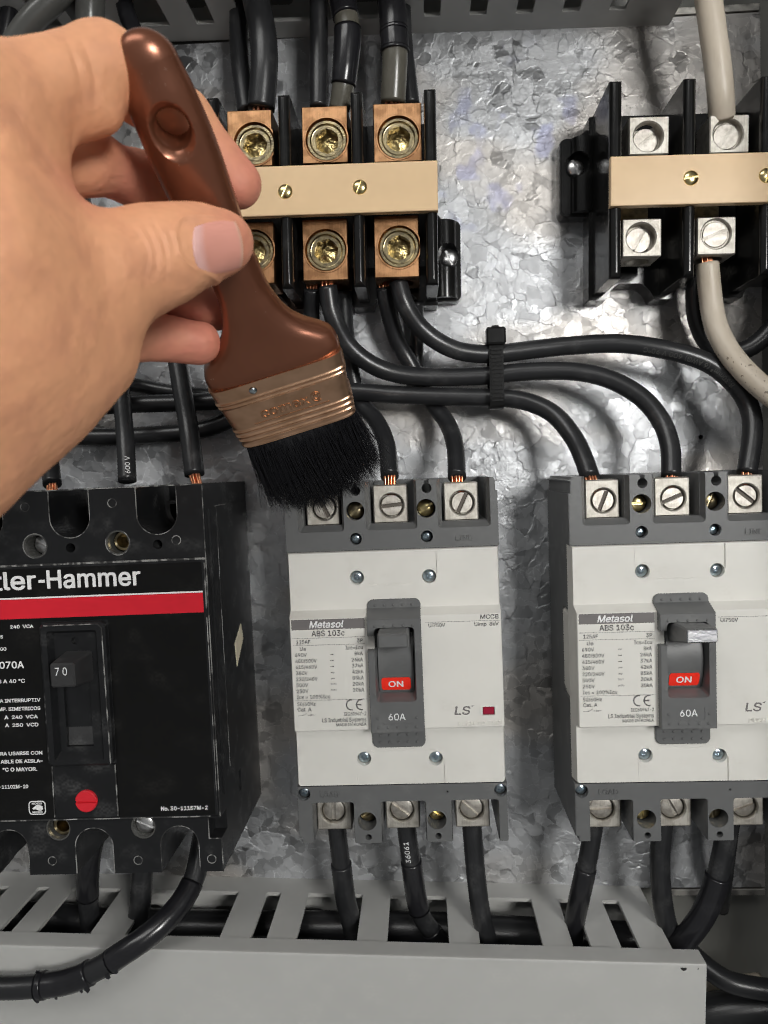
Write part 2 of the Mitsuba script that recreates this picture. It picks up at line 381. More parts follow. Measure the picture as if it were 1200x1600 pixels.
def make_breaker(label, M, slots, slots2, brass_rot, tip_glint):
    t = uniq('circuit_breaker')
    note(t, label, 'circuit breaker', 'moulded circuit breakers')
    P = lambda n: f'{t}__{n}'
    # base
    foot = sbox(0, -102, 90, 27.8).union(sbox(0, -110, 90, -100)).union(sbox(0, -125, 6.2, -100)).union(sbox(1.4, -127.4, 6.2, -100))
    foot = foot.union(rrect(23.9, -127.8, 36.1, -100, 0.9)).union(rrect(54.9, -127.8, 66.3, -100, 0.9)).union(rrect(86, -127.9, 90, -100, 0.8))
    foot = foot.difference(sbox(-1, 20.8, 0.9, 26)).difference(sbox(89.1, 22.2, 91, 26.2)).difference(Point(0, 28).buffer(1.6)).difference(Point(90, 28).buffer(1.6))
    base = soft(foot, 6, 59.6, 0.7) + ext(foot.buffer(-1.0), 0, 7)
    for a, b in ((7.4, 24.0), (36.2, 54.9), (66.6, 85.6)):
        base -= bx(a, 9.8, 12, b, 40, 70)
        base -= m3.Manifold.batch_hull([ext(rrect(a - 0.2, 9.8, b + 0.2, 40, 0.5), 55.5, 55.6), ext(rrect(a - 1.9, 7.2, b + 1.2, 42, 1.5), 59.7, 60.2)])
    for a, b in ((6.6, 23.9), (36.1, 54.9), (66.3, 86.0)):
        base -= m3.Manifold.batch_hull([ext(rrect(a, -140, b, -110.3, 1.0), 57, 57.1), ext(rrect(a - 0.4, -140, b + 0.4, -109.4, 1.3), 59.7, 60.2)])
        base -= ext(rrect(a, -140, b, -110.3, 1.0), 14, 58)
        base -= bx(a, -140, -1, b, -120, 20)
    for kx in (30.5, 60.5):
        base -= cyl(kx, 24.2, 30, 70, 2.1) + ext(Polygon([(kx - 0.8, 24), (kx + 0.8, 24), (kx + 0.9, 26.6), (kx + 1.6, 30), (kx - 1.6, 30), (kx - 0.9, 26.6)]), 30, 70)
        base -= cyl(kx - 0.5, 15.7, 48, 70, 4.0) + cyl(kx - 0.6, 3.9, 50, 70, 2.55)
        base -= cyl(kx - 0.8, -118.0, 46, 70, 4.05) + cyl(kx - 0.4, -125.0, 40, 70, 1.35)
    for kx in (2.9, 87.2):
        base -= cyl(kx, -105.6, 52, 70, 2.75)
    base -= bx(36, -64, 40, 53.8, -33, 62) + bx(-1, -102.3, 52.6, 91, -0.9, 70) + bx(-1, -68, 41, 91, -29, 70)
    base -= cyl(64.6, -105.7, 58, 62, 0.45, n=14)
    put(P('base'), base, 'mat_grey_plastic', 25, M)
    # light cover with a raised label field and skirts
    pl = sbox(0, -102.6, 90, -0.6).difference(Point(0, -102.6).buffer(1.0)).difference(Point(90, -102.6).buffer(1.0))
    cov = m3.Manifold.batch_hull([ext(pl, 53, 53.1), ext(pl.buffer(-0.5), 58.6, 58.7), ext(pl.buffer(-1.0), 60.2, 60.3)])
    skirt = ext(Polygon([(0, -31), (0, -64), (1, -68), (89, -68), (90, -64), (90, -31), (88, -29), (2, -29)]), 41, 54)
    cov += skirt
    cov += m3.Manifold.batch_hull([ext(sbox(0.9, -76.2, 89.4, -25.6), 60, 60.05), ext(sbox(1.1, -76.0, 89.2, -28.0), 65.4, 65.5), ext(sbox(1.4, -75.7, 88.9, -28.3), 65.9, 66)])
    for a, b in ((29.7, -12.4), (60.2, -12.9)):
        cov -= cyl(a, b, 56, 70, 3.0)
    for a, b in ((29.6, -90.3), (60.2, -90.9)):
        cov -= cyl(a, b, 56, 70, 3.0)
    for g in ((26.4, -0.2, 26.7, -13, 0.25), (63.1, -0.2, 63.6, -12, 0.8), (30, -15.8, 60.4, -15.5, 0.3), (26.2, -104, 26.5, -91, 0.25), (63.3, -104, 63.8, -91, 0.8), (30, -87.1, 60, -86.8, 0.25)):
        cov -= bx(g[0], min(g[1], g[3]), 60.3 - g[4], g[2], max(g[1], g[3]), 61)
    cov -= bx(36.4, -63.6, 30, 53.4, -32.4, 80)
    cov -= ext(rrect(80.2, -71.0, 85.4, -67.2, 0.5), 62, 70)
    cov -= bx(0, -26.9, 60.25, 1.3, -26.5, 61)
    put(P('cover'), cov, 'mat_light_plastic', 25, M)
    # bezel round the toggle
    bz = ext(rrect(33.6, -85.3, 56.1, -21.8, 2.6), 59, 61.2) + ext(rrect(33.9, -85.0, 55.8, -22.1, 2.4), 59, 61.6)
    bz += m3.Manifold.batch_hull([ext(sbox(33.6, -76.6, 56.1, -25.4), 61, 61.6), ext(sbox(33.7, -76.2, 56.0, -28.7), 69.2, 69.3), ext(sbox(34.0, -76.0, 55.7, -29.0), 69.5, 69.6)])
    bz -= ext(rrect(37.3, -61.2, 52.5, -33.2, 1.2), 40, 80)
    bz -= m3.Manifold.batch_hull([ext(rrect(37.3, -61.2, 52.5, -33.4, 1.2), 64, 64.1), ext(rrect(36.5, -63.4, 53.2, -32.3, 1.6), 69.7, 70.2)])
    bz -= bx(33.0, -41.6, 61.8, 38.5, -35.6, 80)
    bz -= ext(rrect(38.4, -72.6, 51.0, -67.4, 0.3), 69.35, 70)
    put(P('bezel'), bz, 'mat_grey_plastic', 25, M)
    dots = []
    bead = m3.Manifold.sphere(0.56, 12)
    for yy, dd in ((-24.3, 61.6), (-31.6, 69.6), (-74.0, 69.6), (-79.9, 61.6), (-83.0, 61.6)):
        dots += [bead.translate((36.9 + 3.9 * k, yy, dd)) for k in range(5)]
    dots += [bead.translate((36.6, -70.1, 69.6)), bead.translate((52.8, -70.1, 69.6)), at(cyl(0, 0, 69.5, 69.75, 0.7, n=16), 35.7, -60)]
    put(P('grip_beads'), cat(*dots), 'mat_grey_plastic', True, M, kind='stuff')
    # toggle: a drum with a lever on it
    drum = (m3.Manifold.cylinder(14.7, 24, 24, 120).rotate((0, 90, 0)).translate((37.55, -49, 41.5)) ^ bx(30, -64, 46, 60, -36, 80))
    tog = drum + m3.Manifold.batch_hull([bx(38.5, -41.8, 58, 51.2, -33.5, 62, 0.5), bx(38.8, -37.4, 78, 50.9, -31.7, 85.6, 0.7)])
    put(P('toggle'), tog, 'mat_grey_plastic', 30, M)
    if tip_glint:
        put(P('toggle_glint'), slab(rrect(39.3, -36.9, 50.5, -32.2, 0.3), 85.4, 85.9, 0.15), 'mat_glint', 20, M, label='bright plate standing in for a reflection on the toggle lever')  # reflection on the lever end, built as a bright plate
    onp = []
    for k in range(14):
        y0, y1 = -60.0 + 5.7 * k / 14, -60.0 + 5.7 * (k + 1) / 14
        a = 0.5 if k in (0, 13) else 0.15 if k in (1, 12) else 0.0
        q = np.array([[38.6 + a, y0], [50.9 - a, y0], [50.9 - a, y1 + 0.01], [38.6 + a, y1 + 0.01]])
        z = lambda y: 41.5 + math.sqrt(576 - (y + 49) ** 2)
        onp.append(m3.Manifold.hull_points(np.array([[p[0], p[1], z(p[1]) + o] for p in q for o in (-0.4, 0.25)])))
    put(P('on_flag'), cat(m3.Manifold.batch_boolean(onp, m3.OpType.Add)), 'mat_red', 20, M, label='red flag of the toggle reading ON')
    m = txt('ON', 2.6, 44.6, -58.5, 0, 'c', 6.2, True)
    m.vertices[:, 2] += np.array([41.83 + math.sqrt(576 - (y + 49) ** 2) for y in m.vertices[:, 1]])
    put(P('on_flag__lettering'), m, 'mat_white_ink', False, M)
    put(P('rating_lettering'), txt('60A', 2.75, 44.7, -71.0, 69.4, 'c', 7.0), 'mat_white_ink', False, M)
    # terminals
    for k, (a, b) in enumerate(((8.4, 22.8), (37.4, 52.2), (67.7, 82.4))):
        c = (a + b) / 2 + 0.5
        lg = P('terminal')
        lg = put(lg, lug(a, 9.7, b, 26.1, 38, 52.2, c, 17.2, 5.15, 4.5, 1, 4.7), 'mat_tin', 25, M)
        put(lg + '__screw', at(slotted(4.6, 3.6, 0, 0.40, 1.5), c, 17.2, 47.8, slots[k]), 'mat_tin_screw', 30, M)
        put(lg + '__slot_shade', at(bx(-4.4, -0.8, 1.9, 4.4, 0.8, 2.5), c, 17.2, 47.8, slots[k]), 'mat_slot_shade', 20, M)  # dark insert painted as the shade in the slot
    for k, (a, b) in enumerate(((6.5, 21.9), (37.2, 52.2), (68.1, 83.1))):
        c = (a + b) / 2 - 0.4
        lg = put(P('terminal'), lug(a, -126.6, b, -110.6, 33, 48.2, c, -118.4, 5.4, 4.5, -1, 4.7), 'mat_tin', 25, M)
        put(lg + '__screw', at(slotted(4.9, 4.6, 0.6, 0.36, 1.6), c, -118.4, 44.6, slots2[k]), 'mat_tin_screw', 30, M)
    for k, (a, b) in enumerate(((30.0, 15.7), (59.9, 15.7), (29.6, -117.6), (59.8, -117.6))):
        put(P('mounting_screw'), at(slotted(3.55, 2.6, 1.6, 0.3, 1.2), a, b, 52.0 if k < 2 else 51.0, brass_rot[k]), ('mat_brass', 'mat_old_brass')[(k + (0 if tip_glint else 1)) % 2], 30, M)
    for k, (a, b) in enumerate(((29.9, 3.9), (59.8, 3.9), (29.7, -12.4), (60.2, -12.9), (29.6, -90.3), (60.2, -90.9), (2.9, -105.4), (87.2, -105.5))):
        r = 2.15 if k < 2 else 2.6 if k < 6 else 2.3
        phil_at(t, a, b, 57.0 if k < 2 else 58.6 if k < 6 else 58.0, r, M, 17 * k + 10 * len(label))
    # print
    D = 66.0
    put(P('header_band'), slab(sbox(1.9, -32.85, 32.6, -28.6), D - 0.1, D + 0.12, 0), 'mat_header_grey', False, M)
    put(P('header_band__lettering'), txt('Metasol', 2.75, 9.4, -32.1, D + 0.12, 'l', 14.2, True, 0.22), 'mat_white_ink', False, M)
    L = [txt('ABS 103c', 2.25, 10.2, -35.65, D, 'l', 14.0, True)]
    for yy in (-36.4, -39.4, -62.75):
        L.append(trimesh.creation.box(bounds=[[1.9, yy - 0.07, D - 0.1], [32.5, yy + 0.07, D + 0.1]]))
    L += [txt('125AF', 1.55, 3.6, -38.75, D, 'l', 6.0, True), txt('3P', 1.55, 31.6, -38.7, D, 'r', 2.5, True), txt('Ue', 1.5, 5.0, -41.6, D, 'l', 2.7, True), txt('Ics=Icu', 1.5, 31.5, -41.6, D, 'r', 7.3, True)]
    for k, (v_, s_, a_, w1, w2) in enumerate((('690V', '~', '8kA', 5.0, 3.5), ('480/500V', '~', '26kA', 9.1, 4.8), ('415/460V', '~', '37kA', 9.1, 4.8), ('380V', '~', '42kA', 5.0, 4.8), ('220/240V', '~', '85kA', 9.1, 4.8), ('500V', '', '20kA', 5.0, 4.8), ('250V', '', '20kA', 5.0, 4.8))):
        yy = -44.15 - 2.56 * k
        L += [txt(v_, 1.5, 2.9, yy, D, 'l', w1, True), txt(a_, 1.5, 31.4, yy, D, 'r', w2, True)]
        if s_:
            L.append(txt('~', 1.5, 17.6, yy + 0.05, D, 'l', 1.6, True))
        else:
            L.append(trimesh.creation.box(bounds=[[17.3, yy + 1.0, D - 0.1], [19.8, yy + 1.16, D + 0.1]]))
            L += [trimesh.creation.box(bounds=[[17.3 + 0.93 * q, yy + 0.6, D - 0.1], [17.95 + 0.93 * q, yy + 0.74, D + 0.1]]) for q in range(3)]
    L += [txt('Ics = 100%Icu', 1.5, 2.9, -62.0, D, 'l', 14.0, True), txt('50/60Hz', 1.5, 2.9, -65.0, D, 'l', 7.8, True), txt('Cat. A', 1.5, 2.9, -67.3, D, 'l', 5.9, True)]
    for s in (((2.9, -69.2), (5.0, -69.2)), ((5.0, -69.2), (6.9, -68.1)), ((7.2, -69.0), (10.2, -69.0)), ((8.2, -68.6), (9.0, -69.4)), ((8.2, -69.4), (9.0, -68.6)), ((7.6, -68.7), (7.6, -69.3)), ((9.4, -68.7), (9.4, -69.3))):
        L.append(cat(ext(LineString(s).buffer(0.08, cap_style=2), D - 0.1, D + 0.1)))
    for cx in (25.75, 29.95):
        ring = Point(cx, -65.1).buffer(2.4, quad_segs=16).difference(Point(cx, -65.1).buffer(1.9, quad_segs=16)).difference(sbox(cx + 0.45, -68, cx + 4, -62))
        L.append(cat(ext(ring, D - 0.1, D + 0.12)))
    L.append(trimesh.creation.box(bounds=[[27.8, -65.35, D - 0.1], [29.9, -64.85, D + 0.12]]))
    L += [txt('IEC60947-2', 1.4, 31.8, -69.6, D, 'r', 9.4, True), txt('LS Industrial Systems', 1.65, 31.7, -72.2, D, 'r', 18.6, True), txt('MADE IN KOREA', 1.2, 31.7, -74.0, D, 'r', 12.8, True)]
    L += [txt('MCCB', 1.75, 88.2, -30.5, D, 'r', 7.6, True), txt('Ui750V', 1.5, 59.1, -33.3, D, 'l', 7.0, True), txt('Uimp  8kV', 1.5, 88.1, -33.4, D, 'r', 10.0, True)]
    L.append(trimesh.creation.box(bounds=[[57.9, -31.32, D - 0.1], [88.6, -31.18, D + 0.1]]))
    put(P('print'), cat(*L), 'mat_dark_ink', False, M, kind='stuff')
    logo = [txt('LS', 3.4, 68.6, -70.4, D, 'l', 6.3, True, 0.16), cat(ext(Polygon([(75.2, -67.0), (77.0, -66.5), (76.2, -67.2)]), D - 0.1, D + 0.12))]
    put(P('logo'), cat(*logo), 'mat_header_grey', False, M)
    put(P('trip_surround'), ext(rrect(79.2, -72.0, 86.3, -66.3, 1.1).difference(rrect(80.3, -70.9, 85.3, -67.3, 0.5)), D - 0.2, D + 0.35), 'mat_light_plastic', 20, M)
    put(P('trip_button'), slab(rrect(80.45, -70.75, 85.15, -67.45, 0.5), 62, 65.7, 0.3), 'mat_trip_red', 20, M)
    put(P('embossed_lettering'), txt('PUSH TO TRIP', 1.75, 70.0, -75.1, D + 0.05, 'l', 18.2, False, 0, 0.6), 'mat_light_plastic', False, M)
    put(P('line_lettering'), txt('LINE', 2.3, 71.9, 1.7, 59.6, 'l', 7.0, False, 0, 0.65), 'mat_grey_plastic', False, M)
    put(P('load_lettering'), txt('LOAD', 2.3, 10.0, -106.9, 59.6, 'l', 8.0, False, 0, 0.65), 'mat_grey_plastic', False, M)
    return t

M_MID = place(-57.4, -32.3, 0.55)
M_RIGHT = place(61.7, -32.4, 0.25)
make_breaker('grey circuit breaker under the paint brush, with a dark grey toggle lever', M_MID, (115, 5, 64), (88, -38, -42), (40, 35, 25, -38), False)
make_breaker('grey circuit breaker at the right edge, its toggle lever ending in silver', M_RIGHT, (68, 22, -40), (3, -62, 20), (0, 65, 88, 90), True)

# ------------------------------------------------------------------ terminal blocks
def make_block(label, M, fins, bar, ear, kind, lugs, screws, foot):
    t = uniq('terminal_block')
    note(t, label, 'terminal block', 'terminal blocks above the breakers')
    P = lambda n: f'{t}__{n}'
    x0, x1 = foot
    base = soft(rrect(x0, -2, x1, 82, 0.5), 0, 13, 0.6)
    for f in fins[:-1]:
        if f + 29 < x1:
            base -= ext(Point(f + 17.5, -5).buffer(11.5).intersection(sbox(x0, -9, x1, 5.5)), -1, 30)
            base += bx(f + 5, 14, 0, f + 31.4, 70, 22)
    ex0, ey0, ex1, ey1, sx, sy, sgn = ear
    e = rrect(ex0, ey0, ex1, ey1, 3.0)
    if sgn < 0:
        e = e.union(sbox(ex1 - 3, ey0, x0 + 2, ey1)).union(Polygon([(x0, ey1), (x0 - 5, ey1), (x0, ey1 + 4)]))
    else:
        e = e.union(sbox(x1 - 2, ey0, ex0 + 3, ey1)).union(Polygon([(x1, ey1), (x1 + 3, ey1), (x1, ey1 + 4)]))
    earm = soft(e, 0, 10, 1.6)
    hl = m3.Manifold.cylinder(ey1 - ey0 - 2, 6, 6, 40).rotate((-90, 0, 0)).translate(((x0 - 2) if sgn < 0 else (x1 + 3.4), ey0 + 1, 9))
    earm += hl - bx(-500, -500, -50, 500, 500, 0)
    earm -= cyl(sx, sy, 7.2, 40, 5.6)
    put(P('base'), base + earm, 'mat_block_black', 30, M)
    s = put(P('mounting_screw'), at(slotted(4.1, 2.5, 2.2, 0.26, 1.3), sx, sy, 7.2, 115), 'mat_steel', 30, M)
    for k, f in enumerate(fins):
        w = 5.2
        fin = m3.Manifold.batch_hull([ext(rrect(f + 0.3, 0, f + w - 0.3, 82, 0.4), 0, 40)] + [ext(rrect(f + 2.4 * (1 - math.cos(q)), 2.6 * (1 - math.cos(q)), f + w - 2.4 * (1 - math.cos(q)), 82 - 2.0 * (1 - math.cos(q)), 0.15), 36, 44.8 + 3.0 * math.sin(q)) for q in np.linspace(0, 1.5, 9)])
        fin -= bx(f - 1, bar[1] - 0.2, 45.6, f + w + 1, bar[3] + 0.2, 60)
        put(P('barrier'), fin, 'mat_block_black', 30, M)
    b = put(P('strip'), slab(sbox(*bar), 46.2, 49.8, 0.25), 'mat_tan', 20, M)
    for x_, y_, rot in screws:
        put(b + '__screw', at(slotted(3.1, 2.4, 1.3, 0.28, 0.9), x_, y_, 49.0, rot), 'mat_brass', 30, M)
    for (a, y0, c, y1, cx, cy, rot, up, dep) in lugs:
        if kind == 'copper':
            lg = lug(a, y0, c, y1, 18, 40, cx, cy, 9.4, 9, up, 7.2, 0.35)
            rim = cyl(cx, cy, 30, 40.3, 9.75, n=48) - cyl(cx, cy, 29, 41, 9.15, n=48)
            lg = put(P('lug'), lg + (rim ^ bx(a - 0.45, y0, 20, c + 0.45, y1, 41)), 'mat_copper', 25, M)
            sc = lathe([(0, 0), (9.0, 0), (9.0, 8.4), (8.4, 9.0), (7.4, 9.0), (6.9, 8.2), (6.3, 8.0), (5.9, 7.0), (0, 7.0)], 44)
            sc += lathe([(0, 0), (6.6, 0), (6.6, 8.3), (5.2, 8.3), (5.2, 1), (0, 1)], 44)
            sc -= hexprism(5.6, 3.0, 20).rotate((0, 0, rot))
            put(lg + '__socket_screw', at(sc, cx, cy, 30.0), 'mat_old_brass', 30, M)
            floor = lathe([(0, 2.6), (5.9, 2.6), (5.9, 3.4), (4.6, 3.5), (2.6, 4.0), (1.2, 4.5), (0, 4.6)], 30)
            put(lg + '__socket_floor', at(floor, cx, cy, 30.0), 'mat_socket_floor', 30, M)
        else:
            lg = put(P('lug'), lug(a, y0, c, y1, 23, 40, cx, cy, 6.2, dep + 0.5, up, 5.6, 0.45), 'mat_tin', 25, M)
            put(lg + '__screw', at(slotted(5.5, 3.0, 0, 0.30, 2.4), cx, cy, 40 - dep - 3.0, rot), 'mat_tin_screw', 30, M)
            put(lg + '__slot_shade', at(bx(-5.2, -0.75, 0.7, 5.2, 0.75, 1.1), cx, cy, 40 - dep - 3.0, rot), 'mat_slot_shade', 20, M)  # slot shade put in as a dark strip
            put(lg + '__tongue', bx(a + 1, min(y0, y1) - (12 if up > 0 else -14), 18, c - 1, max(y0, y1) - (14 if up > 0 else -12), 22.5), 'mat_old_brass', 25, M)
    return t

# left block: copper lugs; local origin at its lower right barrier
make_block('black terminal block with copper lugs and a tan strip, behind the hand', place(5.4, 79.6, -0.7),
    (-93.5, -62.6, -31.4, 0.0), (-98, 30.2, 5.3, 50.9), (6.0, 0.6, 16.9, 38.4, 11.3, 20.9, 1), 'copper',
    [(-86.2, 54.8, -66.4, 79.0, -74.3, 64.6, 10, 1, 0), (-53.3, 55.1, -33.2, 79.4, -42.6, 65.2, 32, 1, 0), (-22.0, 54.6, -1.0, 79.5, -11.2, 65.0, 20, 1, 0),
     (-86.6, 4.0, -66.8, 30.8, -75.9, 18.5, 0, -1, 0), (-54.2, 4.6, -34.2, 31.2, -43.9, 17.7, 14, -1, 0), (-22.6, 5.0, -3.0, 31.6, -11.7, 18.2, 27, -1, 0)],
    [(-59.6, 40.1, 62), (-27.7, 40.9, 66)], (-93.5, 5.6))
# right block: tinned lugs; local origin at its lower left barrier
make_block('black terminal block with silver lugs and a tan strip, top right', place(82.9, 78.9, -1.1),
    (0.0, 30.7, 62.6, 94.5), (-0.2, 29.3, 99, 49.6), (-14.2, 38.0, -3.0, 74.0, -6.9, 60.6, -1), 'tin',
    [(9.8, 53.7, 26.8, 69.7, 18.0, 61.3, 38, 1, 5.0), (43.8, 53.4, 60.4, 69.4, 51.6, 61.3, 52, 1, 2.6), (75.4, 53.6, 92, 69.8, 83.5, 61.5, 10, 1, 3),
     (7.2, 10.6, 23.9, 26.8, 15.2, 18.8, 60, -1, 4.6), (38.9, 10.8, 55.4, 26.8, 47.0, 19.6, 22, -1, 1.2), (71, 11, 88, 27, 79, 19, 35, -1, 3)],
    [(32.8, 39.9, 8), (63.6, 40.1, 80)], (-1.5, 100))
# ------------------------------------------------------------------ slotted cable ducts
def make_duct(label, M, slots, x0, x1, end, lid_x, down, ends):
    """Wall with open slots, a back and a lid; down = -1 for the lower duct (its body hangs below the wall)."""
    t = uniq('cable_duct')
    note(t, label, 'cable duct', 'slotted cable ducts')
    wall = m3.Manifold.cube((end - x0, 53.2, 1.8)).translate((x0, 0, -1.8 if down < 0 else 0.0)).rotate((0, 0, 0))
    wall = bx(x0, min(0, 1.8 * down), 0, end, max(0, 1.8 * down), 53.3)
    for a, b in slots:
        # rounded slot in the x-d plane, open to the lid
        s = sbox(a, 13.8, b, 60).difference(sbox(a, 13.8, a + 1, 14.8)).union(Point(a + 1, 14.8).buffer(1)).difference(sbox(b - 1, 13.8, b, 14.8)).union(Point(b - 1, 14.8).buffer(1))
        s = s.union(Polygon([(a - 1.8, 60), (a - 1.8, 53.4), (a, 51.4), (b, 51.4), (b + 1.8, 53.4), (b + 1.8, 60)]))
        wall -= ext(s, -8, 8).rotate((90, 0, 0))
    put(f'{t}__slotted_wall', wall, 'mat_duct', 25, M)
    back = bx(x0, 1.8 if down > 0 else -62, 0.2, ends, 62 if down > 0 else -1.8, 2.0)
    for q in np.arange(x0 + 12, ends - 10, 42):
        yy = down * 17.0
        back -= m3.Manifold.batch_hull([cyl(q, yy, -1, 4, 2.6), cyl(q + 9, yy, -1, 4, 2.6)])
    put(f'{t}__back', back, 'mat_duct', 25, M)
    far = bx(x0, 60 if down > 0 else -62, 2, ends, 62 if down > 0 else -60, 53)
    put(f'{t}__far_wall', far, 'mat_duct', 25, M)
    lip = Polygon([(53.5, -0.9 * down), (62.4, -0.9 * down), (63.2, -0.6 * down), (63.6, 0.4 * down), (63.6, 90 * down), (61.9, 90 * down), (61.9, 1.0 * down), (53.5, 1.0 * down)])
    lid = ext(lip, 0, lid_x - x0).rotate((0, 90, 0))
    v, f = arr(ext(lip, x0, lid_x))
    v = np.stack([v[:, 2], v[:, 1], v[:, 0]], 1)
    put(f'{t}__lid', trimesh.Trimesh(v, f[:, ::-1]), 'mat_duct', 25, M)
    if down < 0:
        put(f'{t}__chip', cat(ext(Point(lid_x - 9.5, -0.9).buffer(1.3).difference(sbox(0, -0.9, 300, 9)), 63.55, 63.68), ext(Point(lid_x - 3.5, -1.2).buffer(0.3), 63.5, 63.66)), 'mat_dark', False, M, label='dark chip in the lid edge')
    return t

LOW = [(-217, -211), (-196.5, -190.5), (-179, -154), (-138, -95), (-81, -73.9), (-60.5, -33.5), (-20, 7.4), (21, 48.6), (61.7, 69.5), (82.6, 90.6)]
d1 = make_duct('light grey slotted cable duct with a smooth lid along the bottom', place(0, -208.5, -1.72), LOW, -330, 330, 104.5, 115.0, -1, 104)
UP = [(-233, -225), (-212, -203), (-191, -182), (-170, -161), (-149, -140), (-128, -110.8), (-98.3, -89.4), (-77, -34.5), (-24, -3.5), (7.9, 15.6), (29, 36.8), (50.2, 58), (71.2, 79.2), (92.4, 100)]
make_duct('shaded grey slotted cable duct along the top edge', place(0, 209.6, -1.26), UP, -330, 330, 124, 124, 1, 123)

# ------------------------------------------------------------------ black breaker on the left
MB = place(-87.2, -2.7, 0.8)
t = uniq('circuit_breaker')
note(t, 'black circuit breaker with a red stripe and a 70 on its toggle', 'circuit breaker', 'moulded circuit breakers')
BK = lambda n: f'{t}__{n}'
PITCH = 35.9
us = [-18.9 - PITCH * k for k in range(4)]
top = ext(sbox(-150, -31, 0, 0), 0, 78.0)
foot = sbox(-150, -159.4, 0, -30)
body = top + ext(foot, 0, 77.6)
holes_top, rings = [], []
for u in us:
    s = rrect(u - 8.3, -19.6, u + 8.3, 40, 8.2, 10)
    holes_top.append(s)
    body -= ext(s, 42, 90) + ext(s.buffer(-2.2).difference(sbox(u - 20, -8.5, u + 20, -7.0)), 22, 90)
    a = Polygon(list(np.array(rrect(u - 8.0 + 1.3, -200, u + 8.0 + 1.3, -140.0, 7.9, 10).exterior.coords)))
    rings.append(a)
    body -= ext(a, 45, 90) + ext(a.intersection(sbox(-200, -300, 50, -150)), -1, 90)
    body -= cyl(u - 0.4, -23.6, 55, 90, 1.9, n=24)
for k, u in enumerate((-35.6, -69.8, -106)):
    body -= cyl(u, -22.3, 60, 90, 5.0)
for u in (-34.0, -69.8, -105):
    body -= cyl(u + 1.5, -140.0, 58, 90, 5.2)
body -= bx(-5.2, -145.6, 68, 2, -137, 90) + bx(-2.5, -140, 40, 2, -90, 44)
put(BK('body'), body, 'mat_breaker_black', 25, MB)
put(BK('side_panel'), soft(rrect(-71, -130, -4.0, -10, 0.4), 0, 0.5, 0.2).rotate((0, 90, 0)), 'mat_breaker_black', 25, MB @ np.array([[1, 0, 0, 0.0], [0, 1, 0, 0], [0, 0, 1, 0], [0, 0, 0, 1.0]]))
# worn rims along the edges
def rim(poly, d, w=0.28, key='worn_edge'):
    r = poly.boundary.buffer(w / 2) if poly.geom_type == 'Polygon' else poly.buffer(w / 2)
    r = r.intersection(sbox(-150, -159.5, 0.15, 0.15))
    if not r.is_empty:
        put(BK(key), ext(r, d - 0.3, d + 0.12), 'mat_worn_edge', False, MB)
for s in holes_top[:3]:
    rim(LineString([p for p in np.array(s.exterior.coords) if p[1] < 1] and [(s.bounds[0], 0)] + [tuple(p) for p in sorted(np.array(s.exterior.coords).tolist(), key=lambda p: p[0]) if p[1] < -1] + [(s.bounds[2], 0)]), 78.0)
for s in rings[:3]:
    rim(LineString([(s.bounds[0], -159)] + [tuple(p) for p in sorted(np.array(s.exterior.coords).tolist(), key=lambda p: p[0]) if p[1] > -152] + [(s.bounds[2], -159)]), 77.6)
rim(LineString([(-150, 0.0), (0, 0.0)]), 78.0, 0.5)
rim(LineString([(-0.05, 0), (-0.05, -136)]), 78.0, 0.3)
rim(LineString([(-0.05, -146), (-0.05, -159.4)]), 77.6, 0.4)
rim(LineString([(-5.2, -137), (-5.2, -145.6), (0, -145.6)]), 77.6, 0.35)
for p, rr_ in (((-72.92, -6.33, 78.00), 1.75), ((-36.96, -6.17, 78.00), 1.75), ((-11.59, -22.22, 78.00), 1.8)):
    rim(Point(p[0], p[1]).buffer(rr_), 78.0, 0.3, 'moulded_ring')
for p in ((-71.58, -153.56, 77.60), (-35.39, -154.07, 77.60), (-4.61, -154.20, 77.60)):
    rim(Point(p[0], p[1]).buffer(1.75), 77.6, 0.3, 'moulded_ring')
for u, m in ((-35.6, None), (-69.8, None), (-106, None)):
    put(BK('well_liner'), (cyl(u, -22.3, 60.5, 77.6, 4.98) - cyl(u, -22.3, 60, 79, 4.4)), 'mat_grey_sleeve', 30, MB)
    rim(Point(u, -22.3).buffer(5.0), 78.0, 0.3)
put(BK('lug_screw'), at(slotted(4.0, 3.0, 1.8, 0.26, 1.4), -69.0, -22.0, 70.5, -35), 'mat_steel', 30, MB, label='steel slotted screw in the left well')
put(BK('lug_collar'), cyl(-35.0, -22.0, 60.5, 73, 3.9) - cyl(-35.0, -22.0, 62, 74, 2.9), 'mat_old_brass', 30, MB, label='hollow brass collar in the right well')
put(BK('lug_screw'), at(slotted(4.3, 3.0, 1.9, 0.26, 1.4), -32.6, -140.2, 72.5, -25), 'mat_steel', 30, MB)
put(BK('lug_collar'), cyl(-67.6, -140.0, 60, 74, 4.2) - cyl(-67.6, -140.0, 62, 75, 3.0), 'mat_old_brass', 30, MB)
for u in (-34.0, -69.8):
    put(BK('well_liner'), (cyl(u + 1.5, -140.0, 58.5, 77.2, 5.18) - cyl(u + 1.5, -140.0, 58, 79, 4.6)), 'mat_grey_sleeve', 30, MB)
put(BK('side_scratch'), cat(bx(0.0, -122, 59.9, 0.62, -9.5, 60.25), bx(0.0, -9.8, 44, 0.62, -9.45, 60)), 'mat_worn_edge', False, MB, label='pale line along the side')
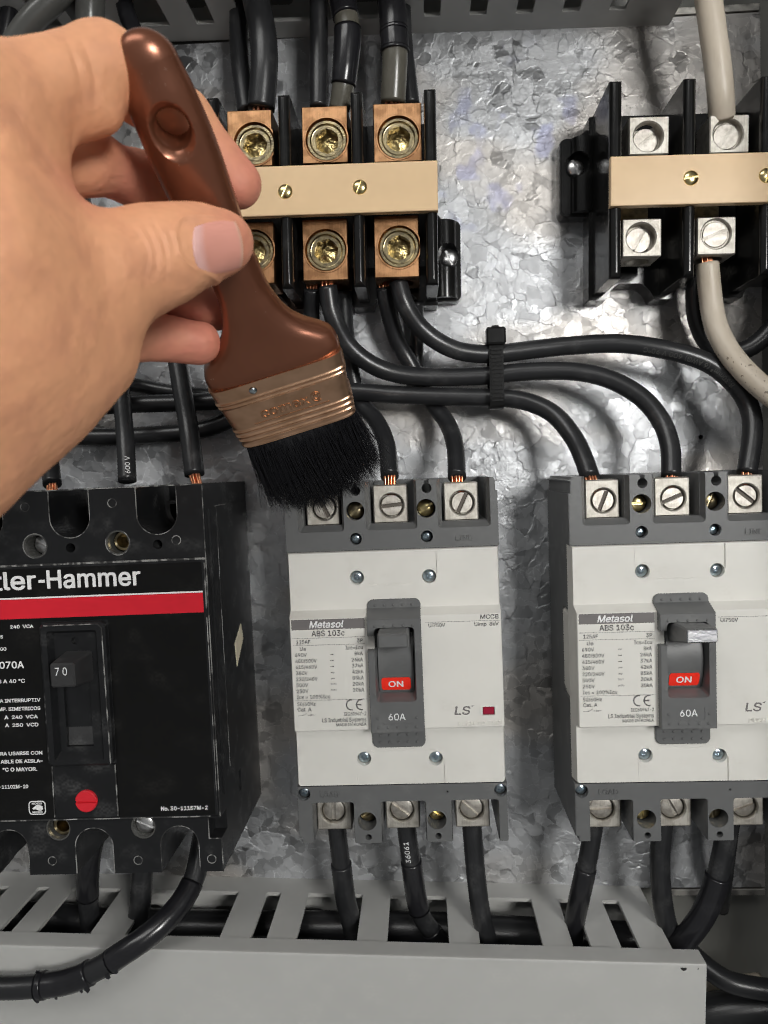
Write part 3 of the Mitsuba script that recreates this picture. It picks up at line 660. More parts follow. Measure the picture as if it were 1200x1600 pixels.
# cover with its label
cv = slab(sbox(-150, -135.9, -0.3, -29.8), 77, 79.2, 0.7)
cv -= ext(rrect(-68.0, -112, -42, -54, 2), 70, 90)
put(BK('cover'), cv, 'mat_breaker_black', 25, MB)
rim(LineString([(-150, -30.0), (-0.6, -30.0)]), 78.9, 0.9, 'ledge_wear')
rim(LineString([(-150, -135.6), (-4, -135.6)]), 78.9, 0.5, 'ledge_wear')
rim(LineString([(-0.8, -32), (-0.8, -50)]), 78.9, 0.9, 'ledge_wear')
rim(LineString([(-0.7, -54), (-0.7, -100), (-0.9, -134)]), 78.9, 0.35, 'ledge_wear')
housing = sbox(-68.6, -112.4, -41.2, -53.2)
put(BK('label_plate'), ext(sbox(-150, -134.9, -1.6, -31.2).difference(housing.buffer(0.1)), 79.1, 79.35), 'mat_label_black', False, MB)
put(BK('red_stripe'), ext(sbox(-150, -51.6, -1.6, -43.6), 79.3, 79.5), 'mat_red_stripe', False, MB)
put(BK('white_stripe'), ext(sbox(-150, -43.55, -1.6, -42.9), 79.3, 79.5), 'mat_white_ink', False, MB)
mm = cat(txt('Hammer', 7.1, -26.6, -39.5, 79.45, 'r', 38.6, True), txt('Cutler', 7.1, -69.6, -39.5, 79.45, 'r', 32.5, True), bx(-68.7, -37.2, 79.35, -66.0, -36.0, 79.57))
put(BK('name_lettering'), mm, 'mat_white_ink', False, MB)
def print_line(s, h, p, w=None, al='r', bold=True):
    return txt(s, h, p[0], p[1], 79.42, al, w, bold)
LT = [print_line('240  VCA', 1.35, (-72.06, -55.42, 79.00), 9.6), print_line('S', 1.3, (-85.02, -59.31, 79.00)), print_line('GO', 1.3, (-83.91, -64.37, 79.00)),
      print_line('070A', 2.7, (-77.05, -71.75, 79.00), 10.2), print_line('S A 40 °C', 1.5, (-77.07, -77.84, 79.00), 11.3), print_line('A INTERRUPTIV', 1.4, (-71.19, -85.86, 79.00), 17.0),
      print_line('MP. SIMETRICOS', 1.4, (-71.42, -89.31, 79.00), 17.6), print_line('A  240  VCA', 1.4, (-72.73, -92.73, 79.00), 14), print_line('A  250  VCD', 1.4, (-72.69, -96.06, 79.00), 14),
      print_line('RA USARSE CON', 1.4, (-71.88, -107.84, 79.00), 17.6), print_line('ABLE DE AISLA–', 1.4, (-71.83, -111.19, 79.00), 17.8), print_line('°C O MAYOR.', 1.5, (-74.49, -114.60, 79.00), 14.5),
      print_line('-11102M-10', 1.4, (-78.75, -121.74, 79.00), 12.2), print_line('No. 30-11157M-2', 1.55, (-4.61, -132.60, 79.00), 19.3)]
put(BK('print'), cat(*LT), 'mat_white_ink', False, MB, kind='stuff')
lx, ly, _ = (-75.55, -130.17, 79.00)
em = [ext(rrect(lx - 3.6, ly - 2.9, lx + 3.6, ly + 2.9, 1.5).difference(rrect(lx - 3.2, ly - 2.5, lx + 3.2, ly + 2.5, 1.2)), 79.3, 79.5)]
em.append(ext(Polygon([(lx - 2.2, ly - 0.2), (lx - 1.2, ly + 0.5), (lx - 0.4, ly + 1.1), (lx + 0.7, ly + 1.2), (lx + 2.3, ly + 0.6), (lx + 2.4, ly - 0.7), (lx + 1.4, ly - 1.3), (lx + 0.3, ly - 1.0), (lx - 0.6, ly - 0.6), (lx - 1.6, ly - 0.7)]), 79.3, 79.5))
put(BK('emblem'), cat(*em, txt('HECHO EN', 0.75, lx, ly + 1.45, 79.42, 'c', 4.2, True), txt('MEXICO', 0.75, lx, ly - 2.2, 79.42, 'c', 4.2, True)), 'mat_white_ink', False, MB)
# toggle housing and toggle
hs = slab(rrect(-68.4, -112.2, -41.4, -53.4, 2.4), 70, 83.0, 1.1)
hs -= m3.Manifold.batch_hull([ext(rrect(-63.8, -107, -46.4, -58, 0.8), 79.5, 79.6), ext(rrect(-65.2, -110, -44.6, -56.4, 1.0), 83.2, 83.4)])
hs -= bx(-61.2, -105, 71, -50.2, -68, 85)
hs -= cyl(-55.2, -61.4, 74, 90, 1.5, n=24)
put(BK('toggle_housing'), hs, 'mat_breaker_black', 25, MB)
for pl_, q_ in ((LineString([(-66, -54.2), (-44.0, -54.2), (-42.5, -55.8), (-42.2, -111)]), 82.9), (LineString([(-68, -113), (-68.2, -134)]), 79.9), (LineString([(-41.7, -113), (-41.7, -134)]), 79.9)):
    rim(pl_, q_, 0.4, 'housing_wear')
put(BK('toggle_slide'), m3.Manifold.batch_hull([bx(-61, -104.6, 71, -50.4, -103, 78.5), bx(-61, -80, 71, -50.4, -68.5, 73)]), 'mat_toggle', 25, MB)
k0, k1 = (-59.39, -76.60, 94.00), (-49.62, -67.10, 94.00)
put(BK('toggle'), m3.Manifold.batch_hull([bx(k0[0] - 0.4, k0[1] - 1.6, 72, k1[0] + 1.2, k1[1] + 1.6, 80, 0.8), bx(k0[0], k0[1], 88, k1[0], k1[1], 94, 0.7)]), 'mat_toggle', 25, MB)
n0 = (-57.16, -71.76, 94.00)
put(BK('toggle__lettering'), txt('7 0', 3.0, n0[0], n0[1], 94.0, 'l', 4.7), 'mat_white_ink', False, MB)
put(BK('lower_plate'), slab(sbox(-68.0, -134.6, -41.6, -112.6), 78.5, 80.0, 0.3), 'mat_breaker_black', 20, MB)
bxx, byy, _ = (-54.18, -127.29, 81.00)
btn = slab(Point(bxx, byy).buffer(4.5, quad_segs=20), 78.6, 81.6, 0.4) - bx(bxx - 6, byy - 0.6, 80.3, bxx + 6, byy + 0.45, 83)
put(BK('trip_button'), btn, 'mat_button_red', 25, MB, label='round red slotted button')
sk = [(-1.51, -73.00, 50.00), (3.39, -66.19, 50.00), (3.96, -74.05, 50.00), (-1.11, -84.45, 50.00)]
put(BK('torn_sticker'), m3.Manifold.hull_points(np.array([[x_, y_, d_] for (y_, d_) in ((-73, 40.5), (-66.5, 27), (-74, 24), (-84, 38.5)) for x_ in (0.4, 0.75)])), 'mat_old_label', False, MB, label='torn cream sticker remnant on the side')

# ------------------------------------------------------------------ cables
def cable(label, pts, r, mat='mat_rubber', group=None, name='power_cable', strands=None, sleeves=(), wob=0.05, category='cable', radii=None, print_=None, flaps=()):
    """pts: control points; strands: (end, direction, length, radius of the bundle); sleeves: (from, to, extra radius, material, name)."""
    C = catmull(pts, 1.5)
    s = np.r_[0, np.cumsum(np.linalg.norm(np.diff(C, axis=0), axis=1))]
    seed = sum(map(ord, label)) % 97
    key = uniq(name)
    R = np.full(len(C), float(r)) if radii is None else np.interp(s / s[-1], *zip(*radii))
    put(key + '__jacket', tube(C, R, 26, wob, seed), mat, True)
    note(key, label, category, group or 'power cables')
    for which, direc, ln, br in (strands or []):
        p = C[-1] if which else C[0]
        t_ = (C[-1] - C[-3]) if which else (C[0] - C[2])
        t_ = t_ / np.linalg.norm(t_)
        dv = np.array(direc, float) / np.linalg.norm(direc)
        rng = random.Random(seed + which)
        ms = []
        for k in range(11):
            a = k * 2.399
            q = br * math.sqrt((k + 0.5) / 11)
            o = np.array([math.cos(a) * q, 0.0, math.sin(a) * q]) if abs(dv[1]) > 0.5 else np.array([0, math.cos(a) * q, math.sin(a) * q])
            st = p - t_ * 1.0 + o
            en = p + dv * ln + o * (0.85 + 0.2 * rng.random()) + [0.4 * rng.uniform(-1, 1), 0, 0]
            ms.append(tube(catmull([st, (st + en) / 2 + [0.25 * rng.uniform(-1, 1), 0, 0], en], 2), 0.62, 8))
        put(key + '__strands', cat(*ms), 'mat_strand', True, label='bare copper strands', kind='stuff')
    for a, b, extra, m_, nm in sleeves:
        qq = np.linspace(a * s[-1], b * s[-1], max(4, int((b - a) * s[-1] / 1.2)))
        Cs = np.stack([np.interp(qq, s, C[:, k_]) for k_ in range(3)], 1)
        put(key + '__' + nm, tube(Cs, np.interp(qq, s, R) + extra, 26, 0.16 if 'tape' in nm else 0.08, seed + 3), m_, True)
    for a, ang, size in flaps:
        i = int(np.searchsorted(s, a * s[-1]))
        tt, A, B = frames(C)
        th = -math.radians(ang)
        nrm_ = A[i] * math.cos(th) + B[i] * math.sin(th)
        sd_ = np.cross(nrm_, tt[i])
        rg = random.Random(int(a * 1000) + ang)
        pl_ = [(-0.5, -0.6), (0.5, -0.5), (0.55 + 0.3 * rg.random(), 0.5), (0.1, 0.9 + 0.4 * rg.random()), (-0.2, 0.45), (-0.5, 0.8)]
        base_ = C[i] + nrm_ * (R[i] + 0.1)
        sheet = []
        for off in (0.0, 0.18):
            sheet += [base_ + tt[i] * (x_ * size + 0.0) + nrm_ * (max(y_, 0) * size * 0.9 + off) + sd_ * (y_ * size * 0.5) for x_, y_ in pl_]
        put(key + '__loose_tape', m3.Manifold.hull_points(np.array(sheet)), 'mat_tape', 20)
    if print_:
        text, h, s0, ang, flip, mt, dep = print_
        m = txt(text, h, 0, 0, 0, depth=dep)
        v = np.array(m.vertices)
        if flip:
            v[:, 0], v[:, 1] = -v[:, 0], -v[:, 1]
        tt, A, B = frames(C)
        q = s0 * s[-1] + v[:, 0]
        idx = np.clip(np.interp(q, s, np.arange(len(s))), 0, len(s) - 1.001)
        i0 = idx.astype(int)
        fr = (idx - i0)[:, None]
        ip = lambda Z: Z[i0] * (1 - fr) + Z[i0 + 1] * fr
        th = math.radians(ang) - (v[:, 1] + (h / 2 if flip else -h / 2)) / r
        pos = ip(C) + (np.cos(th)[:, None] * ip(A) + np.sin(th)[:, None] * ip(B)) * (r + v[:, 2:3] + 0.05)
        put(key + '__lettering', trimesh.Trimesh(pos, m.faces, process=False), mt, False)
    return key

GB = 'black cables bundled with a cable tie'
cable('uppermost black cable of the tied bundle, with raised lettering', [(-7.09, 84.83, 32.00), (-4.23, 74.50, 32.00), (2.11, 64.84, 29.00), (11.23, 57.63, 27.00), (21.64, 53.35, 26.00), (35.66, 52.11, 25.00), (53.99, 53.46, 25.00), (70.58, 54.41, 26.00), (91.89, 54.00, 29.00), (112.68, 49.65, 32.00), (128.18, 43.87, 33.00), (138.28, 35.53, 34.00), (144.59, 25.05, 36.00), (145.06, 13.08, 40.00), (140.45, -5.64, 45.00)], 4.2,
      strands=[(0, (0, 1, 0), 6, 2.6), (1, (0, -1, 0), 8, 2.6)], print_=('8.30mm² (6 AWG) 600 V 90°C', 2.2, 0.80, 20, True, 'mat_grey_sleeve', 0.3))
cable('middle black cable of the tied bundle, curving down to the right breaker', [(-38.64, 83.38, 34.00), (-36.86, 71.03, 33.00), (-31.00, 58.32, 29.00), (-21.23, 49.69, 26.00), (-9.07, 44.83, 24.00), (8.58, 42.85, 23.00), (32.12, 42.60, 23.00), (48.69, 43.63, 24.00), (70.37, 42.89, 26.00), (86.50, 38.62, 28.00), (99.80, 29.85, 31.00), (107.47, 18.52, 35.00), (109.68, 7.00, 40.00), (108.51, -6.05, 45.00)], 4.2,
      strands=[(0, (0, 1, 0), 6, 2.6), (1, (0, -1, 0), 8, 2.6)])
cable('lowest black cable of the tied bundle, running behind the brush', [(-182.61, 34.85, 16.00), (-138.62, 35.81, 16.00), (-98.23, 35.95, 16.00), (-67.16, 38.42, 17.00), (-31.07, 37.87, 19.00), (-9.46, 35.53, 20.00), (14.32, 33.73, 21.00), (31.97, 32.73, 22.00), (40.67, 32.05, 23.00), (51.46, 29.45, 25.00), (61.70, 23.29, 29.00), (68.68, 12.99, 35.00), (71.80, 3.70, 41.00), (73.62, -5.27, 46.00)], 4.2,
      strands=[(1, (0.25, -1, 0.1), 8, 2.6)])
cable('black cable from under the left terminal block to the middle terminal of the middle breaker', [(-32.88, 83.86, 22.00), (-32.67, 65.48, 18.00), (-30.87, 48.03, 14.00), (-27.36, 34.00, 14.00), (-19.31, 23.53, 22.00), (-14.38, 11.98, 34.00), (-12.96, -2.41, 45.00)], 4.0, strands=[(1, (0, -1, 0), 8, 2.6)])
cable('black cable crossing behind the bundle to the right terminal of the middle breaker', [(-13.78, 84.67, 24.00), (-12.40, 75.93, 21.00), (-8.82, 62.10, 15.00), (-3.12, 51.52, 12.00), (6.10, 33.24, 13.00), (13.45, 21.97, 20.00), (16.44, 10.45, 33.00), (16.37, -3.57, 45.00)], 4.0, strands=[(0, (0, 1, 0), 8, 2.4), (1, (0, -1, 0), 8, 2.6)])
cable('black cable dropping behind the brush to the left terminal of the middle breaker', [(-46.34, 84.50, 28.00), (-47.88, 71.63, 20.00), (-48.85, 54.58, 15.00), (-48.09, 30.15, 18.00), (-44.88, 11.50, 34.00), (-43.09, -1.78, 45.00)], 3.9, strands=[(0, (0, 1, 0), 7, 2.4), (1, (0, -1, 0), 8, 2.6)])
cable('short black cable hanging straight behind the bundle below the left terminal block', [(1.03, 79.81, 14.00), (0.92, 65.75, 9.00), (-0.16, 49.33, 7.00), (-3.74, 32.66, 6.00)], 3.2)
cable('black cable curving up from the left behind the paint brush', [(-193.00, 25.70, 9.00), (-164.29, 21.63, 9.00), (-132.39, 21.23, 9.00), (-103.78, 23.41, 9.00), (-84.53, 32.07, 9.00), (-73.73, 47.00, 10.00), (-69.68, 67.58, 14.00), (-68.22, 84.39, 26.00)], 4.3)
cable('thin black cable across the plate, behind the upright cables on the left', [(-173.30, 50.90, 7.00), (-141.47, 46.65, 7.00), (-119.08, 42.02, 8.00), (-97.06, 39.40, 8.00), (-71.94, 38.53, 8.00)], 3.4)
# upright cables into the black breaker
cable('upright black cable printed 600 V below the hand', [(-160.03, 153.22, 12.00), (-156.89, 129.02, 12.00), (-149.16, 91.86, 14.00), (-140.56, 56.96, 22.00), (-137.02, 38.30, 28.00), (-132.44, 17.05, 38.00), (-130.16, -0.90, 44.00)], 4.0, print_=('600 V', 2.1, 0.985, -28, True, 'mat_white_ink', 0.15))
cable('upright black cable right of it, its copper strands showing at the end', [(-127.94, 127.72, 12.00), (-120.92, 96.75, 14.00), (-113.32, 64.89, 22.00), (-108.19, 42.97, 30.00), (-102.58, 21.74, 40.00), (-99.13, 1.03, 46.00)], 4.4, strands=[(1, (0.3, -1, 0.1), 7, 2.4)])
cable('stub of a black cable under the wrist at the black breaker', [(-180.00, 46.59, 20.00), (-171.81, 21.48, 32.00), (-163.35, -1.31, 46.00)], 4.0, strands=[(1, (0, -1, 0.1), 4, 2.0)])
# cables coming down from the upper duct
cable('thick grey-black cable into the left copper lug', [(-69.66, 228.52, 30.00), (-66.12, 209.43, 34.00), (-63.45, 194.49, 36.00), (-62.94, 180.27, 37.00), (-65.29, 161.35, 36.00)], 6.0, strands=[(1, (0, -1, 0), 4, 3.6)])
cable('black cable hidden half behind the thick cable at the left copper lug', [(-75.91, 233.87, 22.00), (-76.29, 216.93, 22.00), (-77.00, 199.36, 22.00), (-75.97, 184.06, 24.00), (-73.24, 163.91, 28.00)], 4.2)
cable('straight black cable into the middle copper lug', [(-38.91, 229.22, 26.00), (-38.99, 211.37, 28.00), (-39.76, 189.14, 28.00), (-40.53, 163.51, 29.00)], 4.1)
cable('black cable wrapped in tape and olive sleeve, into the middle copper lug', [(-28.21, 223.61, 34.00), (-27.47, 206.10, 36.00), (-25.84, 193.25, 37.00), (-26.80, 181.08, 37.00), (-28.36, 170.74, 36.00), (-30.98, 160.68, 33.00)], 5.3, 'mat_olive_sleeve',
      radii=((0, 5.4), (0.6, 5.4), (1, 4.6)), sleeves=((0.0, 0.40, 0.5, 'mat_tape', 'tape_wrap'), (0.475, 0.845, 0.55, 'mat_tape', 'tape_wrap')))
cable('thick taped cable with an olive sleeve, into the right copper lug', [(-7.98, 221.19, 36.00), (-6.48, 203.77, 38.00), (-5.68, 192.41, 39.00), (-5.52, 178.93, 39.00), (-6.99, 160.88, 36.00)], 5.5, 'mat_olive_sleeve',
      sleeves=((0.29, 0.66, 0.55, 'mat_tape', 'tape_wrap'), (0.51, 0.535, 0.8, 'mat_tape', 'tape_ridge'), (0.64, 0.665, 0.8, 'mat_tape', 'tape_ridge')), strands=[(1, (0, -1, 0), 4, 3.4)])
cable('black cable behind the taped one at the right copper lug', [(-1.54, 225.16, 20.00), (-1.60, 201.49, 22.00), (-0.85, 186.32, 24.00), (1.13, 162.98, 28.00)], 3.8)
# pale cables at the right block
cable('upper dirty white cable into the right terminal block', [(123.90, 208.52, 44.00), (126.39, 192.83, 44.00), (128.49, 180.25, 43.00), (130.60, 167.55, 42.00), (132.58, 155.19, 40.00), (134.56, 147.25, 36.00)], 5.45, 'mat_white_cable')
cable('lower dirty white cable curving down from the right terminal block', [(128.85, 86.79, 33.00), (129.84, 74.82, 33.00), (131.30, 62.04, 34.00), (133.95, 51.70, 37.00), (138.06, 42.43, 41.00), (143.76, 33.44, 46.00), (150.39, 25.09, 52.00), (160.21, 17.57, 56.00)], 4.9, 'mat_white_cable', strands=[(0, (-0.1, 1, 0), 6, 2.6)])
cable('black cable looping behind the lower white cable', [(128.33, 85.00, 20.00), (128.62, 73.88, 18.00), (130.67, 63.99, 16.00), (135.81, 54.13, 16.00), (145.75, 49.94, 18.00), (154.73, 52.79, 20.00), (163.90, 63.04, 22.00), (170.11, 79.46, 24.00)], 4.2)
# load side of the breakers, down into the lower duct
GD = 'cables from the load terminals into the lower duct'
cable('left load cable of the middle breaker, with a sleeve round its lower half', [(-42.56, -154.75, 40.00), (-41.98, -163.71, 40.00), (-40.95, -179.73, 38.00), (-39.99, -199.18, 33.00), (-37.70, -213.30, 30.00), (-35.31, -228.60, 28.00)], 4.2, sleeves=((0.33, 1.0, 0.55, 'mat_rubber', 'sleeve'),))
cable('middle load cable of the middle breaker, with pale figures and a sleeve', [(-10.74, -155.08, 40.00), (-10.12, -164.01, 40.00), (-8.54, -179.46, 39.00), (-6.72, -197.68, 36.00), (-4.05, -208.30, 34.00), (3.72, -221.83, 30.00), (8.74, -234.38, 24.00)], 4.3, sleeves=((0.27, 0.58, 0.5, 'mat_tape', 'sleeve'), (0.72, 1.0, 0.3, 'mat_tape', 'sleeve')), print_=('36061', 2.3, 0.25, 12, True, 'mat_white_ink', 0.15))
for yy_, dd_, r_, lb_ in ((-17, 15, 8.0, 'dark cable lying along the inside of the lower duct, at its back'), (-22, 36, 10, 'dark cable lying along the inside of the lower duct, at its front'), (-43, 22, 10, 'dark cable lying deepest inside the lower duct')):  # cables added to darken the view into the duct slots
    cable(lb_, [(x_, -208.5 - 0.03 * x_ + yy_ + 2 * math.sin(x_ / 40 + yy_), dd_ + 2 * math.cos(x_ / 55)) for x_ in (-320, -230, -150, -80, 0, 70, 112)], r_)
cable('right load cable of the middle breaker, plain black', [(19.09, -155.40, 40.00), (19.45, -164.29, 40.00), (20.68, -185.14, 40.00), (22.82, -204.60, 40.00), (27.10, -223.68, 36.00)], 4.4)
cable('left load cable of the right breaker, sleeved and leaning left', [(74.67, -155.99, 40.00), (73.39, -164.80, 40.00), (70.57, -179.55, 40.00), (67.55, -195.47, 38.00), (65.96, -210.40, 33.00), (65.46, -221.39, 30.00)], 4.2, sleeves=((0.38, 1.0, 0.5, 'mat_tape', 'sleeve'),))
cable('middle load cable of the right breaker, entering the open duct end', [(104.99, -156.31, 40.00), (104.03, -165.09, 40.00), (103.32, -178.83, 39.00), (104.86, -196.79, 36.00), (108.20, -212.08, 33.00), (115.78, -230.19, 26.00)], 4.5, wob=0.12)
cable('right load cable of the right breaker, bent sharply and wrapped in tape', [(134.50, -156.62, 40.00), (132.17, -168.28, 40.00), (129.54, -180.58, 40.00), (126.34, -193.22, 40.00), (120.86, -205.31, 40.00), (113.74, -216.61, 38.00), (108.03, -230.71, 30.00)], 4.6, wob=0.12, sleeves=((0.36, 0.9, 0.8, 'mat_tape', 'tape_wrap'),))
cable('short black cable behind the bent taped cable', [(139.49, -162.60, 30.00), (139.19, -178.07, 26.00), (139.57, -197.13, 20.00), (143.62, -221.26, 4.00)], 3.2)
cable('left load cable of the black breaker', [(-154.02, -159.63, 40.00), (-157.28, -175.29, 42.00), (-160.51, -193.27, 38.00), (-163.13, -214.39, 30.00), (-164.10, -227.62, 24.00)], 4.6, wob=0.15, sleeves=((0.1, 0.5, 0.5, 'mat_tape', 'tape_wrap'),))
cable('middle load cable of the black breaker', [(-133.23, -173.92, 36.00), (-135.02, -186.20, 36.00), (-136.59, -200.07, 36.00), (-140.48, -215.20, 34.00), (-145.18, -228.36, 28.00)], 4.9)
cable('thick taped cable sweeping left over the lower duct', [(-103.78, -163.13, 40.00), (-104.81, -171.69, 44.00), (-106.09, -179.88, 50.00), (-110.36, -187.15, 58.00), (-117.93, -193.06, 66.00), (-128.38, -198.99, 71.00), (-142.06, -206.65, 73.00), (-155.33, -211.97, 73.00), (-170.18, -214.21, 73.00), (-184.73, -214.78, 73.00), (-201.50, -213.92, 73.00)], 4.75, wob=0.08,
      sleeves=((0.16, 0.50, 0.35, 'mat_tape', 'tape_wrap'), (0.57, 0.745, 0.55, 'mat_tape', 'tape_wrap'), (0.725, 0.75, 0.95, 'mat_tape', 'tape_end')), flaps=((0.50, 70, 1.9), (0.48, 80, 1.3), (0.575, 75, 2.2), (0.60, 85, 1.2), (0.74, -60, 1.8), (0.735, 80, 1.6), (0.68, 85, 1.2)))
cable('black cable end at the far left below the black breaker', [(-192.06, -164.39, 42.00), (-192.22, -167.99, 50.00), (-195.14, -171.66, 60.00), (-203.56, -178.43, 66.00)], 4.0)
cable('black cable running off to the right beyond the duct lid', [(119.69, -232.61, 12.00), (129.05, -239.67, 20.00), (138.68, -243.86, 26.00), (155.45, -246.23, 28.00), (172.92, -247.46, 28.00)], 4.8)
cable('black cable lying along the bottom right corner', [(113.65, -276.09, 10.00), (137.04, -266.68, 14.00), (160.56, -262.68, 16.00), (184.64, -262.02, 16.00)], 8.5)  # cable added in place of the shadow at the cabinet floor
cable('dull beige cable in the shade beyond the duct lid', [(119.91, -276.64, 0.00), (135.86, -269.94, 0.00), (150.08, -268.67, -4.00), (166.86, -268.00, -6.00)], 6.5, 'mat_white_cable')
cable('olive sleeved cable at the upper left, leaning left', [(-137.19, 221.23, 48.00), (-148.46, 208.62, 48.00), (-160.22, 198.63, 48.00), (-170.87, 188.20, 46.00), (-181.27, 174.82, 44.00)], 5.6, 'mat_grey_sleeve')
cable('grey sleeved cable hanging straight, left of the brush handle', [(-137.56, 226.24, 40.00), (-138.09, 210.01, 40.00), (-140.28, 194.85, 38.00), (-144.46, 174.90, 34.00)], 6.2, 'mat_grey_sleeve')
cable('grey sleeved cable leaning across behind the straight one', [(-164.34, 234.03, 30.00), (-151.13, 216.52, 30.00), (-141.02, 200.21, 28.00), (-134.47, 184.83, 24.00)], 4.8, 'mat_grey_sleeve')
cable('black cable end between the hand and the top duct', [(-128.47, 223.60, 30.00), (-125.64, 209.50, 30.00), (-122.08, 198.12, 30.00), (-120.61, 182.17, 28.00)], 3.9, 'mat_tape')
cable('black cable at the top left corner', [(-177.17, 226.39, 30.00), (-179.72, 212.51, 30.00), (-183.48, 198.62, 30.00), (-189.49, 185.75, 28.00)], 3.6, 'mat_tape')

# cable tie round the three cables
tie = uniq('cable_tie')
note(tie, 'black cable tie strapping three black cables together', 'cable tie')
tx = (36.13, 42.63, 24.00)
y1, y0 = (35.35, 58.82, 30.00)[1], (34.89, 26.65, 27.00)[1]
out = rrect(y0 + 0.2, 17.6, y1, 30.6, 5.0).difference(rrect(y0 + 1.2, 18.6, y1 - 1.0, 29.6, 4.2))
def tie_mesh(poly, a, b):
    v, f = arr(ext(poly, a, b))
    return trimesh.Trimesh(np.stack([v[:, 2], v[:, 0], v[:, 1]], 1), f)
put(tie + '__strap', tie_mesh(out, tx[0] - 3.2, tx[0] + 3.2), 'mat_block_black', 25)
ridge = [tie_mesh(sbox(q, 30.4, q + 0.8, 31.3), tx[0] - 2.6, tx[0] + 2.6) for q in np.arange(y0 + 3.5, y1 - 4.5, 1.75)]
put(tie + '__ridges', cat(*ridge), 'mat_block_black', False, kind='stuff')
put(tie + '__head', bx(tx[0] - 4.4, y1 - 3.2, 24, tx[0] + 4.4, y1 + 4.4, 32, 0.8) + bx(tx[0] - 1.6, y1 + 4, 26, tx[0] + 1.6, y1 + 5.6, 29, 0.3), 'mat_block_black', 25)
# ------------------------------------------------------------------ paint brush
A_, E_ = np.array((-52.82, 41.06, 97.00)), np.array((-74.64, 120.41, 168.00))
BL = float(np.linalg.norm(E_ - A_))
bax = (E_ - A_) / BL
bw = np.array([bax[1], -bax[0], 0.0]); bw /= np.linalg.norm(bw)
bn = np.cross(bw, bax)
if bn[2] < 0:
    bn = -bn
# brush frame: x across, y along the handle (up), d out of the face
MBR = np.eye(4)
MBR[:3, 0], MBR[:3, 1], MBR[:3, 2], MBR[:3, 3] = bw, bax, np.cross(bw, bax), A_
if np.dot(np.cross(bw, bax), bn) < 0:
    MBR[:3, 0] = -bw; MBR[:3, 2] = np.cross(-bw, bax)

def loft(ss, hw, ht, ex, n=72, cap=True):
    """Sections along y: half widths, half thicknesses and a roundness exponent."""
    a = np.arange(n) * 2 * np.pi / n
    rows = []
    for s, w_, t_, e in zip(ss, hw, ht, ex):
        c, sn = np.cos(a), np.sin(a)
        rows.append(np.stack([np.sign(c) * np.abs(c) ** (2 / e) * w_, 0 * a + s, np.sign(sn) * np.abs(sn) ** (2 / e) * t_], 1))
    v = np.array(rows)
    m = len(ss)
    i, j = np.meshgrid(np.arange(m - 1), np.arange(n), indexing='ij')
    q = np.stack([i * n + j, (i + 1) * n + j, (i + 1) * n + (j + 1) % n, i * n + (j + 1) % n], -1).reshape(-1, 4)
    f = np.vstack([q[:, [0, 1, 2]], q[:, [0, 2, 3]]])
    v = v.reshape(-1, 3)
    k = len(v)
    v = np.vstack([v, [0, ss[0], 0], [0, ss[-1], 0]])
    jj = np.arange(n)
    f = np.vstack([f, np.stack([0 * jj + k, jj, (jj + 1) % n], 1), np.stack([0 * jj + k + 1, (m - 1) * n + (jj + 1) % n, (m - 1) * n + jj], 1)])
    return trimesh.Trimesh(v, f, process=False)

brush = uniq('paint_brush')
note(brush, 'flat paint brush with copper brown handle, copper ferrule and black bristles', 'paint brush')
from scipy.interpolate import PchipInterpolator
sk = [-0.3, 0.4, 3, 7, 10, 13.5, 18, 24, 33, 46, 62, 80, 95, BL - 6] + [BL - 6 + 10 * math.sin(a) for a in np.linspace(0.15, 1.5707, 12)]
wk = [24.4, 25.2, 25.6, 24.6, 21.5, 17.0, 13.2, 10.6, 9.0, 8.8, 9.9, 10.7, 10.2, 9.3] + [max(9.3 * math.cos(a), 0.3) for a in np.linspace(0.15, 1.5707, 12)]
tk = [7.6, 8.3, 8.6, 8.2, 7.9, 7.6, 7.2, 6.9, 6.7, 7.0, 7.6, 7.6, 7.2, 6.4] + [max(6.4 * math.cos(a), 0.2) for a in np.linspace(0.15, 1.5707, 12)]
sd = np.unique(np.r_[np.linspace(sk[0], 30, 48), np.linspace(30, BL - 4, 50), BL - 6 + 10 * np.sin(np.linspace(0.2, 1.5707, 26))])
hd = loft(sd, PchipInterpolator(sk, wk)(sd), PchipInterpolator(sk, tk)(sd), np.interp(sd, [0, 8, 30, BL], [4.2, 3.2, 2.25, 2.1]))
hm = m3.Manifold(m3.Mesh(np.asarray(hd.vertices, np.float32), np.asarray(hd.faces, np.uint32)))
if hm.status() != m3.Error.NoError or hm.volume() < 0:
    hm = m3.Manifold(m3.Mesh(np.asarray(hd.vertices, np.float32), np.asarray(hd.faces[:, ::-1], np.uint32)))
hy = BL - 21.5
flare = lathe([(0, -12), (4.9, -12), (4.8, 3.2), (5.0, 4.6), (5.6, 5.8), (6.8, 6.8), (9.0, 8.5), (9, 12), (0, 12)], 56)
hm = hm - flare.scale((1, 1.12, 1)).translate((0.3, hy, 0))
put(brush + '__handle', hm, 'mat_brush_handle', 40, MBR)
